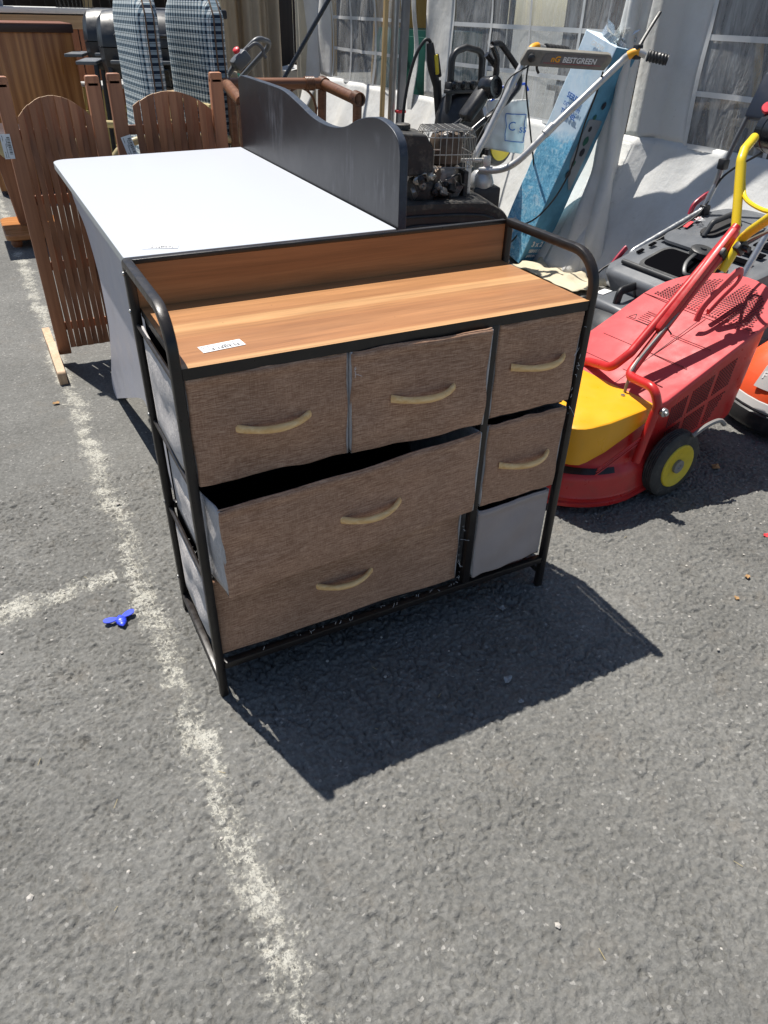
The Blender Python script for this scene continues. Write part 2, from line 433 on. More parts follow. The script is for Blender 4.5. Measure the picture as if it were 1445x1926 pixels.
def make_pvc():
    t = NT('clear_pvc_window')
    wr = t.noise(1, 6, .62, t.coord((7, 7, 1.6)), dist=1.3); hz = t.noise(1, 6, .7, t.coord((14, 14, 2.2)), dist=.8)
    sc = t.rng(t.noise(1, 5, .7, t.coord((60, 60, 3.5), rot=(.25, 0, 0)), dist=.5), .60, .70, 0, .35)
    nm = t.bump(wr, .7, .035)
    t.fin((.74, .75, .75), .16, 0, nm, .6)
    tr = t.n.new('ShaderNodeBsdfTransparent'); tr.inputs[0].default_value = (.86, .88, .87, 1)
    fac = t.math('ADD', t.rng(hz, .36, .70, .20, .56), sc, clamp=True)
    mx = t.n.new('ShaderNodeMixShader'); t.l.new(fac, mx.inputs[0])
    t.l.new(tr.outputs[0], mx.inputs[1]); t.l.new(t.b.outputs[0], mx.inputs[2]); t.l.new(mx.outputs[0], t.out.inputs[0]); return t.m
M['pvc'] = make_pvc()
M['strip'] = plain('white_window_tape', (.62, .62, .61), .6, var=.08, vscale=9, dirt=.3, dcol=(.4, .4, .38))
M['pole_grey'] = plain('grey_painted_pole', (.20, .20, .21), .45, .6, var=.2, dirt=.3)
M['pole_light'] = plain('aluminium_pole', (.48, .48, .49), .38, .9, var=.15, dirt=.2)
M['pine'] = wood('pine_batten', (.40, .26, .11), (.62, .45, .23), 2, 1.2, .6)
M['asph_red'] = plain('red_tie', (.5, .03, .04), .5)
M['red_brown'] = wood('red_brown_stained_wood', (.23, .086, .038), (.41, .182, .090), 2, 1.0, .55)
M['raw_edge'] = wood('raw_wood_edge', (.42, .27, .16), (.62, .45, .30), 2, 1.4, .6)
M['cabinet_wood'] = wood('varnished_pine_veneer', (.24, .078, .020), (.58, .26, .085), 2, .62, .33, 1.4, .22, .05)
M['cabinet_top'] = wood('red_cabinet_top', (.17, .06, .035), (.30, .13, .08), 0, 1.0, .35)
M['cabinet_dark'] = wood('dark_cabinet_edge', (.035, .016, .012), (.07, .032, .022), 0, 1.0, .4)
M['orange_wood'] = wood('orange_varnished_wood', (.38, .14, .04), (.62, .27, .09), 0, 1.0, .3)
M['cane_pale'] = wood('pale_cane', (.42, .33, .15), (.60, .50, .27), 0, 2.0, .4)
M['rattan'] = wood('brown_rattan', (.10, .040, .018), (.25, .11, .052), 0, 2.0, .38)
M['mower_red'] = plain('faded_red_plastic', (.54, .060, .066), .56, var=.08, vscale=7, grain=.2, gscale=500, spec=.4, dirt=.16, dcol=(.62, .22, .2))
M['mower_red_gloss'] = plain('red_enamel', (.48, .020, .020), .34, var=.16, vscale=9, spec=.5, dirt=.35, dcol=(.22, .07, .045))
M['mower_red_dark'] = plain('dark_red_hole_shade', (.10, .012, .016), .6, var=.2)  # dark red standing for the shade inside grooves and holes
M['mower_yellow'] = plain('yellow_orange_plastic', (.78, .36, .012), .35, var=.07, vscale=6, dirt=.15, dcol=(.5, .28, .06))
M['yellow_enamel'] = plain('yellow_enamel', (.78, .56, .02), .28, var=.06, vscale=9, dirt=.12, dcol=(.5, .38, .08))
M['wheel_yellow'] = plain('yellow_wheel_hub', (.62, .47, .03), .4, var=.12, vscale=18, dirt=.4, dcol=(.25, .2, .08))
M['tyre'] = plain('dusty_rubber', (.048, .047, .045), .8, var=.25, vscale=18, grain=.4, gscale=260, spec=.3, dirt=.45, dcol=(.17, .16, .145))
M['black_plastic'] = plain('black_plastic', (.02, .02, .022), .42, var=.25, vscale=12, grain=.3, gscale=700, dirt=.25, dcol=(.12, .11, .10))
M['black_gloss'] = plain('black_gloss_plastic', (.014, .015, .018), .22, var=.2, vscale=10, dirt=.1)
M['dusty_black'] = plain('dusty_black_metal', (.026, .025, .024), .55, var=.3, vscale=8, grain=.4, gscale=300, dirt=.65, dcol=(.22, .19, .15))
M['grey_plastic'] = plain('dark_grey_plastic', (.11, .118, .13), .4, var=.12, vscale=6, grain=.25, gscale=600, dirt=.22, dcol=(.2, .19, .18))
M['grey_plastic_dark'] = plain('charcoal_plastic', (.035, .037, .04), .45, var=.15, grain=.2, gscale=600, dirt=.15)
M['steel'] = plain('grey_tube_paint', (.40, .41, .42), .33, .75, var=.12, vscale=20, dirt=.2)
M['silver'] = plain('silver_paint', (.52, .51, .49), .35, .55, var=.12, vscale=14, dirt=.3, dcol=(.3, .27, .22))
M['wire'] = plain('dull_zinc_wire', (.42, .40, .36), .4, .8, var=.2, vscale=30, dirt=.3)
M['engine_alu'] = plain('cast_aluminium', (.24, .23, .22), .5, .7, var=.3, vscale=25, grain=.5, gscale=200, dirt=.5, dcol=(.12, .10, .07))
M['exhaust'] = plain('rusty_muffler', (.13, .095, .07), .6, .4, var=.4, vscale=20, dirt=.5, dcol=(.2, .12, .07))
M['orange_plastic'] = plain('orange_plastic', (.80, .10, .03), .35, var=.06, vscale=6, dirt=.1)
M['orange_accent'] = plain('amber_plastic', (.85, .38, .02), .4, var=.1)
M['light_grey'] = plain('light_grey_plastic', (.42, .42, .41), .45, var=.08, dirt=.2)
M['cable'] = plain('black_cable', (.018, .018, .018), .5, var=.2)
M['cable_grey'] = plain('grey_cable', (.20, .19, .18), .5, var=.2)
M['red_lever'] = plain('dark_red_lever', (.34, .02, .045), .35, var=.15)
M['red_button'] = plain('red_button', (.75, .05, .07), .4, var=.1)
M['washer_yellow'] = plain('washer_yellow', (.72, .55, .03), .4, var=.12, dirt=.25)
M['bag_white'] = plain('white_plastic_bag', (.72, .72, .70), .45, var=.07, vscale=9, grain=.6, gscale=22)
M['blue_clip'] = plain('blue_plastic', (.02, .09, .55), .35, var=.1)
M['bee_blue'] = plain('bright_blue_plastic', (.035, .07, .72), .4, var=.06)
M['plate'] = plain('muddy_grey_plate', (.20, .19, .165), .5, var=.25, vscale=16, dirt=.6, dcol=(.12, .10, .075))
M['plate_label'] = plain('faded_label', (.16, .155, .15), .45, var=.2, vscale=20, dirt=.4)
M['green_dark'] = plain('dark_green_paint', (.012, .10, .075), .5, var=.2)
M['green_chair'] = plain('green_plastic', (.01, .085, .06), .4, var=.1)
M['navy_plain'] = plain('blue_black_plastic', (.012, .016, .028), .45, var=.2)
M['ochre'] = plain('ochre_cloth', (.48, .31, .10), .85, var=.15, vscale=5)
M['brown_cloth'] = plain('brown_cloth', (.22, .10, .05), .85, var=.2, vscale=5)
M['purple_cloth'] = plain('plum_cloth', (.15, .06, .09), .85, var=.2, vscale=5)
M['stool_yellow'] = plain('pale_yellow_metal', (.58, .48, .17), .45, var=.1, dirt=.2)
M['table_wood'] = wood('light_table_wood', (.38, .25, .13), (.56, .40, .24), 0, 1.0, .4)
M['grey_tub'] = plain('grey_blue_plastic_tub', (.22, .25, .29), .4, var=.08)
M['counter'] = plain('white_counter', (.70, .70, .68), .3, var=.05)
M['dark_boards'] = wood('dark_backdrop_boards', (.018, .011, .008), (.05, .03, .02), 2, .7, .7)
M['bbq'] = plain('black_enamel_lid', (.03, .032, .036), .38, var=.2, vscale=7, dirt=.3, dcol=(.16, .15, .14))
M['leaf'] = plain('dry_leaf', (.34, .20, .085), .8, var=.4, vscale=60)
M['litter'] = plain('pale_litter', (.40, .375, .34), .7, var=.3, vscale=60)
M['glass_bit'] = plain('pale_shard', (.30, .32, .33), .2, var=.2, vscale=90)
M['soil'] = plain('dry_pale_soil', (.36, .31, .22), .95, var=.4, vscale=12, grain=.9, gscale=60)
M['cream_cloth'] = make_canvas('cream_canvas', (.68, .60, .44), (.42, .36, .26), .5)
def make_plaid():
    t = NT('blue_white_checked_cloth'); s = t.sep()
    def st(x, per, lo, hi):
        f = t.math('FRACT', t.math('MULTIPLY', x, 1 / per)); return t.math('MULTIPLY', t.math('GREATER_THAN', f, lo), t.math('LESS_THAN', f, hi))
    u = st(s[0], .030, .30, .72); v = st(s[2], .030, .30, .72)
    lu = st(s[0], .030, .06, .14); lv = st(s[2], .030, .06, .14)
    f = t.math('MULTIPLY', t.math('ADD', u, v), .5)
    col = t.ramp(f, [(0, (.78, .82, .80)), (.5, (.25, .33, .38)), (1, (.018, .032, .055))], 'CONSTANT')
    for e, p in zip(t.n[-1].color_ramp.elements, (0, .25, .75)): e.position = p
    col = t.mix(t.math('MULTIPLY', t.math('MAXIMUM', lu, lv), .75), col, (.03, .05, .07))
    nm = t.bump(t.noise(500, 3), .3, .001)
    return t.fin(col, .9, 0, nm, .15)
M['plaid'] = make_plaid()
M['tape_brown'] = plain('brown_piping', (.13, .085, .055), .85, var=.3, vscale=60)
def make_blue_box():
    t = NT('printed_blue_carton'); s = t.sep()
    blob = t.noise(7, 5, .6, dist=.8); det = t.noise(34, 6, .72, dist=1.5)
    lo = t.ramp(det, [(.38, (.10, .36, .58)), (.52, (.22, .58, .82)), (.64, (.46, .76, .90))])
    hi = t.ramp(blob, [(.4, (.54, .72, .86)), (.6, (.72, .84, .93))])
    col = t.mix(t.rng(t.math('ADD', s[2], t.math('MULTIPLY', blob, .14)), .66, .72, 0, 1), lo, hi)
    ln = t.rng(t.noise(15, 6, .7, dist=2.5), .55, .60, 0, 1)
    col = t.mix(t.math('MULTIPLY', ln, .45), col, (.72, .84, .90))
    w = t.noise(12, 5, .6); return t.fin(col, .35, 0, t.bump(w, .25, .006), .5)
M['blue_box'] = make_blue_box()
M['blue_box_side'] = plain('dark_blue_carton_side', (.09, .27, .42), .4, var=.35, vscale=9)
M['void'] = NT('opening_shade_black').fin((.004, .004, .005), 1.0, 0, None, 0)  # near-black colour standing for the shade inside openings
M['straw'] = plain('straw', (.42, .34, .18), .8, var=.2, vscale=60)
M['foil'] = plain('crumpled_foil', (.6, .62, .62), .25, .6, var=.3, vscale=40, grain=1.0, gscale=60)

# ---------------------------------------------------------------- setting: ground, parking lines
import numpy as np
def vnoise(X, Y, cell, seed):
    g = np.random.RandomState(seed).uniform(-1, 1, (256, 256))
    x, y = X / cell + 1000.3, Y / cell + 1000.7; xi, yi = np.floor(x).astype(int), np.floor(y).astype(int)
    fx, fy = x - xi, y - yi; fx = fx * fx * (3 - 2 * fx); fy = fy * fy * (3 - 2 * fy)
    a, b = g[xi % 256, yi % 256], g[(xi + 1) % 256, yi % 256]; c, d = g[xi % 256, (yi + 1) % 256], g[(xi + 1) % 256, (yi + 1) % 256]
    return (a * (1 - fx) + b * fx) * (1 - fy) + (c * (1 - fx) + d * fx) * fy
GX0, GX1, GY0, GY1, GS = -.95, 1.96, -.90, 1.02, .0028
def ground_z(X, Y):
    """crumbly asphalt: rounded lumps split by narrow crevices; flat outside the near area"""
    wx, wy = X + .004 * vnoise(X, Y, .014, 11), Y + .004 * vnoise(X, Y, .014, 12)
    h = .0009 * vnoise(wx, wy, .019, 1) + .0017 * vnoise(wx, wy, .0088, 2) + .0020 * vnoise(X, Y, .0054, 3)
    cr = np.exp(-(vnoise(wx, wy, .0125, 4) / .13) ** 2) * np.clip(.55 + .9 * vnoise(X, Y, .06, 5), 0, 1)
    cr2 = np.exp(-(vnoise(wx, wy, .0074, 6) / .17) ** 2) * np.clip(.35 + .8 * vnoise(X, Y, .045, 7), 0, 1)
    h = h - .0060 * cr - .0044 * cr2 + .0018 + .0010 * vnoise(X, Y, .3, 8)
    e = np.minimum(np.minimum(X - GX0, GX1 - X), np.minimum(Y - GY0, GY1 - Y)); return h * np.clip(e / .08, 0, 1)
nx, ny = int((GX1 - GX0) / GS), int((GY1 - GY0) / GS)
XX, YY = np.meshgrid(np.linspace(GX0, GX1, nx), np.linspace(GY0, GY1, ny)); ZZ = ground_z(XX, YY)
vin = np.stack([XX.ravel(), YY.ravel(), ZZ.ravel()], 1)
idx = np.arange(nx * ny).reshape(ny, nx); q_in = np.stack([idx[:-1, :-1], idx[:-1, 1:], idx[1:, 1:], idx[1:, :-1]], -1).reshape(-1, 4)
o_ = nx * ny; B = 60
vout = np.array([(-B, -B, 0), (B, -B, 0), (B, B, 0), (-B, B, 0), (GX0, GY0, 0), (GX1, GY0, 0), (GX1, GY1, 0), (GX0, GY1, 0)], float)
q_out = np.array([(0, 1, 5, 4), (1, 2, 6, 5), (2, 3, 7, 6), (3, 0, 4, 7)]) + o_
va, qa = np.vstack([vin, vout]), np.vstack([q_in, q_out])
me = bpy.data.meshes.new('ground'); me.vertices.add(len(va)); me.vertices.foreach_set('co', va.ravel())
me.loops.add(qa.size); me.loops.foreach_set('vertex_index', qa.ravel().astype(np.int32)); me.polygons.add(len(qa))
me.polygons.foreach_set('loop_start', np.arange(0, qa.size, 4, dtype=np.int32)); me.polygons.foreach_set('loop_total', np.full(len(qa), 4, np.int32))
me.update(calc_edges=True); me.polygons.foreach_set('use_smooth', np.ones(len(qa), bool)); me.materials.append(M['asphalt'])
gro = bpy.data.objects.new('ground', me); COL.objects.link(gro); tag(gro, 'rough grey asphalt of the car park', None, kind='structure')
def line(name, p0, p1, w, label, n_near=620):
    p0, p1 = Vector(p0), Vector(p1); L = (p1 - p0).length; d = (p1 - p0) / L; side = Vector((-d.y, d.x, 0))
    us = np.concatenate([np.linspace(0, min(L, 2.3), n_near), np.linspace(2.6, L, 6)]) if L > 2.6 else np.linspace(0, L, n_near)
    vs_ = np.linspace(-w / 2, w / 2, 46); U, Vv = np.meshgrid(us, vs_)
    Z = ground_z(p0.x + U * d.x + Vv * side.x, p0.y + U * d.y + Vv * side.y) + .0005
    o = MB(); nU = len(us); o.v = [Vector(t_) for t_ in np.stack([U.ravel(), Vv.ravel(), Z.ravel()], 1)]
    o.f = [(r * nU + k, r * nU + k + 1, (r + 1) * nU + k + 1, (r + 1) * nU + k) for r in range(45) for k in range(nU - 1)]; o.m = [0] * len(o.f)
    ob = o.build(name, M['paint'], None, smooth=180, fix=False); ob.location = (p0.x, p0.y, 0.0); ob.rotation_euler = (0, 0, math.atan2(d.y, d.x))
    tag(ob, label, None, kind='structure')
line('parking_line', (-.066, -.95, 0), (-.098, 12.0, 0), .155, 'long worn white parking line running past the chest of drawers')
line('parking_line', (-.115, .462, 0), (-1.4, .40, 0), .14, 'short worn white line meeting the long one at left', 420)

# ---------------------------------------------------------------- white market tent along the right
tent = thing('market_tent', 'white canvas market tent with clear plastic windows behind the mowers', 'tent', (2.6, 3.2, 0))
def wall_x(y, z):
    """folded canvas: how far the wall hangs out at (y, z)"""
    n = noise.noise(Vector((y * 1.3, z * 1.1, 3.1))); n2 = noise.noise(Vector((y * 4.3, z * 1.6, 7.7))); n3 = noise.noise(Vector((y * 9, z * 5, 1.7)))
    amp = max(0, 1 - z / .95)
    base = 2.76 + (.08 if y < 1.95 else 0)
    flare = -.30 * max(0, (.64 - z) / .64) ** 1.15
    return base + flare + amp * (.06 * n + .030 * n2 + .022 * math.sin(y * 11 + 2.5 * n + z * 2) * (.5 + n2) + .005 * n3) + .004 * n3 + .015 * n + (.010 * math.sin(y * 13 + 3 * n) + .010 * n2) * (1.0 if z > .62 else z / .62) + (.022 * math.sin(y * 15 + 1.5 * math.sin(z * 5)) * min(1, max(0, (y - 4.3) / .2)) if y > 4.3 else 0)
def canvas(name, y0, y1, z0, z1, mat='canvas', dx=0, nu=None, fn=None):
    g = MB(); nu = nu or max(8, int(abs(y1 - y0) * 34)); nv = max(8, int((z1 - z0) * 30))
    f = fn or (lambda y, z: Vector((wall_x(y, z) + dx, y, z)))
    g.grid(lambda u, v: f(y0 + (y1 - y0) * u, z0 + (z1 - z0) * v), nu, nv)
    return g.build(name, M[mat], tent, True, smooth=180, solid=.0025)
ZW = .640
canvas('wall_panel', -.6, 2.16, .012, ZW + .01)                       # right skirt
canvas('wall_panel', 1.97, 4.30, .012, ZW)                           # middle skirt
canvas('wall_panel', 4.32, 5.75, .012, ZW)                           # left skirt
canvas('wall_panel', 1.74, 2.05, ZW + .002, 2.3)                         # between leg and right window
canvas('wall_panel', 3.75, 4.08, ZW + .002, 2.3)
canvas('wall_panel', 5.68, 5.98, ZW + .002, 2.3)
def flap(y, z):   # loose vertical strip with the slit beside it
    return Vector((2.74 + .02 * math.sin(z * 9) + .03 * (y - 4.18) , y + .05 * math.exp(-((z - .72) / .12) ** 2) * (1 if y > 4.2 else 0), z))
canvas('wall_flap', 4.17, 4.23, .45, 2.3, fn=flap, nu=6)
# gathered canvas round the tent leg
def legwrap(u, v):
    z = .01 + v * 2.3; a = u * 2 * math.pi; r = .055 + .02 * math.sin(3 * a + z * 3) + .12 * max(0, (.6 - z)) * (.6 + .4 * math.sin(5 * a + 1)) + .010 * noise.noise(Vector((a * 2, z * 4, 3)))
    return Vector((2.645 - .16 * max(0, .5 - z) + r * .8 * math.cos(a), 1.985 + .03 * math.sin(z * 2) + r * math.sin(a), z))
g = MB(); g.grid(legwrap, 40, 60); g.build('leg_cover', M['canvas'], tent, True, smooth=180)
g = MB(); g.grid(lambda u, v: Vector((2.5 - .22 * v + .02 * noise.noise(Vector((u * 6, v * 3, 0))), 1.70 + .50 * u + .05 * noise.noise(Vector((v * 4, u * 3, 5))), .02 + .05 * (1 - v) * abs(noise.noise(Vector((u * 7, v * 2, 1)))) + .012 * math.sin(u * 22) * (1 - v) + .004)), 30, 14)
g.build('ground_flap', M['cream_cloth'], tent, True, smooth=180, solid=.003)
def window(y0, y1, strips_y, zs=(.640, .856, 1.071, 1.29)):
    g = MB()
    f = lambda y, z: Vector((wall_x(y, z) + .006 + .022 * noise.noise(Vector((y * 4, z * 1.6, 9))) * (1.2 - min(1, abs(z - .66))), y, z))
    g.grid(lambda u, v: f(y0 + (y1 - y0) * u, zs[0] + (2.2 - zs[0]) * v), 60, 60)
    g.build('window_pane', M['pvc'], tent, True, smooth=180)
    sw = .022
    for z in zs:
        q = MB(); q.grid(lambda u, v: f(y0 + (y1 - y0) * u, z - sw / 2 + sw * v) + Vector((-.004, 0, 0)), 50, 2); q.build('window_strip', M['strip'], tent, True, smooth=180)
    for y in strips_y:
        q = MB(); q.grid(lambda u, v: f(y - sw / 2 + sw * u, zs[0] + (1.4 - zs[0]) * v) + Vector((-.0055, 0, 0)), 2, 40); q.build('window_strip', M['strip'], tent, True, smooth=180)
window(-.5, 1.74, (1.73, 1.28, .83, .38))
window(2.14, 3.75, (3.74, 3.34, 2.94, 2.50))
window(4.42, 5.68, (5.67, 5.27, 4.85, 4.44))
g = MB(); g.beam((2.52, 4.0, 0), (2.56, 3.94, 2.4), .05, .035, .004); g.build('pole', M['pole_grey'], tent, True)
g = MB(); g.beam((2.50, 4.085, 0), (2.52, 4.02, 2.4), .03, .05, .002); g.build('pole', M['pole_light'], tent, True)
g = MB(); g.beam((2.47, 4.17, 0), (2.47, 4.06, 2.4), .024, .034, .002); g.build('wooden_batten', M['pine'], tent, True)
g = MB(); g.box((2.53, 3.985, .56), (.065, .05, .018), r=.004); g.build('tie', M['asph_red'], tent, True)
g = MB(); g.add([(2.68, -.8, 2.35), (7.2, -.8, 2.9), (7.2, 6.3, 2.9), (2.68, 6.3, 2.35)], [(0, 1, 2, 3)]); g.build('shade_roof', M['canvas'], tent, True, smooth=0)  # unseen tent top, added to keep the interior dark
g = MB(); g.grid(lambda u, v: Vector((5.6 + .05 * math.sin(u * 40), -.8 + 7 * u, 2.6 * v)), 60, 6); g.build('darkened_back_wall', M['dark_boards'], tent, True, smooth=180)  # tent wall coloured dark, so interior shade is in its colour
# corner post of the tent wrapped in yellowed canvas
g = MB(); g.grid(lambda u, v: Vector((2.76 + (.08 + .012 * math.sin(5 * u * 6.283 + v * 3)) * math.cos(u * 6.283), 6.24 + (.08 + .012 * math.sin(4 * u * 6.283)) * math.sin(u * 6.283), 2.3 * v)), 30, 24)
g.build('corner_post', M['canvas_old'], tent, True, smooth=180)
canvas('wall_panel', 5.99, 6.2, .012, 2.3)

# things stored inside the tent, seen through the plastic
def cloth_thing(name, label, cat, c, w, h, mat, rz=0, folds=7, amp=.03):
    g = MB(); g.grid(lambda u, v: Vector((amp * math.sin(u * folds * 6.283) * (.4 + .6 * (1 - v)) + amp * .6 * noise.noise(Vector((u * 5, v * 3, c[1]))), (u - .5) * w * (1 - .12 * v), h * v)), 60, 14)
    o = g.build(name, M[mat], None, smooth=180, solid=.004); o.location = c; o.rotation_euler = (0, 0, rz); return tag(o, label, cat)
cloth_thing('hanging_cloth', 'ochre cloth hanging inside the tent behind the left window', 'cloth', (3.35, 5.35, .35), 1.5, 1.3, 'ochre')
cloth_thing('hanging_cloth', 'brown cloth hanging inside the tent behind the middle window', 'cloth', (3.5, 2.95, .86), .55, .8, 'brown_cloth', folds=3)
cloth_thing('hanging_cloth', 'plum cloth hanging inside the tent behind the right window', 'cloth', (3.6, 1.35, .80), .9, .8, 'purple_cloth', folds=4)
def cupboard(label, c, size, mat, n=2):
    t = thing('cupboard', label, 'cupboard', c)
    x, y, z = size; g = MB(); g.box((0, 0, z / 2), size, r=.006); g.build('carcass', M[mat], t)
    for k in range(n):
        g = MB(); g.box((-x / 2 - .008, (k - (n - 1) / 2) * y / n, z / 2), (.016, y / n - .02, z - .08), r=.004); dd = g.build('door', M[mat], t)
        q = MB(); q.cyl((-x / 2 - .016, (k - (n - 1) / 2) * y / n + (.1 if k == 0 else -.1), z * .55), (-x / 2 - .035, (k - (n - 1) / 2) * y / n + (.1 if k == 0 else -.1), z * .55), .012); q.build('knob', M['steel'], dd)
    return t
cupboard('dark green cupboard inside the tent behind the left window', (3.05, 4.55, 0), (.4, .85, 1.02), 'green_dark')
def trestle(label, c, size, mat):
    t = thing('trestle_table', label, 'table', c); x, y, z = size
    g = MB(); g.box((0, 0, z), (x, y, .03), r=.004); g.build('table_top', M[mat], t)
    for sx in (-1, 1):
        for sy in (-1, 1):
            g = MB(); g.beam((sx * (x / 2 - .05), sy * (y / 2 - .08), 0), (sx * (x / 2 - .12), sy * (y / 2 - .08), z - .015), .035, .035); g.build('leg', M['table_wood'], t)
trestle('light wooden trestle table inside the tent behind the right window', (3.5, 1.25, 0), (.6, 1.1, .72), 'table_wood')
trestle('wooden trestle table inside the tent behind the middle window', (3.6, 2.8, 0), (.6, 1.2, .74), 'table_wood')
for k, (y, h, r_, mt, lb) in enumerate(((.95, 1.0, .02, 'pole_grey', 'grey pole leaning inside the tent, nearest the right edge'), (1.2, 1.1, .025, 'navy_plain', 'dark blue pole leaning inside the tent, middle of three'), (1.45, 1.05, .02, 'pine', 'pale batten leaning inside the tent by the leg'))):
    g = MB(); g.tube([(3.0, y - .15, 0), (3.2, y + .3, h)], r_, 10); tag(g.build('leaning_pole', M[mt], None), lb, 'pole')
def carton(label, c, size, mat):
    t = thing('carton', label, 'box', c); x, y, z = size
    g = MB(); g.box((0, 0, z / 2), size, r=.004); g.build('body', M[mat], t)
    for s_ in (-1, 1):
        g = MB(); g.box((s_ * x * .26, 0, z + .012), (x * .48, y * .98, .004), (0, s_ * -.18, 0)); g.build('flap', M[mat], t)
carton('open cardboard box on the table behind the right window', (3.45, 1.1, .736), (.3, .4, .16), 'table_wood')
carton('dark box on the table behind the middle window', (3.5, 2.5, .756), (.3, .45, .2), 'navy_plain')
carton('pale box on the floor inside the tent behind the middle window', (3.1, 3.1, 0), (.35, .5, .45), 'light_grey')

# ---------------------------------------------------------------- chest of drawers (80 x 30 x 79 cm)
chest = thing('chest_of_drawers', 'black framed chest of drawers with brown linen fronts and oak top', 'chest of drawers', (0, 0, 0))
PR = rrect(.0168, .0168, .0042, 2)
for x in (.0085, .7915):
    c = .0085
    path = fillet([(x, .3 - c, .012), (x, .3 - c, .79 - c), (x, c, .79 - c), (x, c, 0.0)], [.004, .062], 9)
    g = MB(); g.tube(path, 1, prof=PR, up=Vector((1, 0, 0))); fr = g.build('side_frame', M['black_frame'], chest)
    q = MB(); q.beam((x, .0165, .045), (x, .2835, .045), .0155, .0155, .002); q.build('bottom_rail', M['black_frame'], fr)
    q = MB(); q.beam((x, .2915, .012), (x, .2915, .0), .0168, .0168); q.build('foot', M['black_frame'], fr)
    for z in (.676, .488, .288):
        q = MB(); q.tube([(x, .02, z), (x, .28, z)], .0045, 8); q.build('side_rod', M['black_frame'], fr)
    for z in (.765, .70, .50, .30, .10):
        q = MB(); q.lathe((x + (-.0084 if x < .4 else .0084), .29, z), (-1 if x < .4 else 1, 0, 0), [(.004, 0), (.004, .0015), (.002, .003)], 10); q.build('screw', M['screw'], fr)
for (y, z, h) in ((.009, .083, .016), (.29, .083, .016), (.29, .49, .014), (.29, .29, .014)):
    g = MB(); g.beam((.0165, y, z), (.7835, y, z), .016, h, .002); g.build('cross_rail', M['black_frame'], chest)
g = MB(); g.beam((.5725, .011, .09), (.5725, .011, .688), .018, .018, .003); g.build('divider_post', M['black_frame'], chest)
g = MB(); g.beam((.5725, .285, .09), (.5725, .285, .688), .018, .018, .002); g.build('divider_post', M['black_frame'], chest)
g = MB(); g.box((.400, .1483, .6965), (.765, .2826, .0145), r=.0006, seg=1); g.box((.400, .0055, .6945), (.7665, .0045, .0185)); top = g.build('top_board', M['top_laminate'], chest)
top.data.materials.append(M['black_frame'])
for p in top.data.polygons:
    if p.normal.z < .9: p.material_index = 1
g = MB(); g.box((.400, .2945, .7370), (.766, .0085, .084), r=.0006, seg=1); bk = g.build('back_board', M['back_laminate'], chest)
g = MB(); g.box((.400, .2945, .783), (.766, .011, .008), r=.0015); g.build('back_board_edge', M['black_frame'], chest)
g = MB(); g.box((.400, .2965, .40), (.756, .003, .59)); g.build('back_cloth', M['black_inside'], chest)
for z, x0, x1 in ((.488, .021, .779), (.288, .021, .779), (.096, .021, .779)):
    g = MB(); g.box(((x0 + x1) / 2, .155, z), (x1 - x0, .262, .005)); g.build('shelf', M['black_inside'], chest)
sticker(chest, (.062, .048, .7041), (1, .10, 0), (-.1, 1, 0), .070, .026)

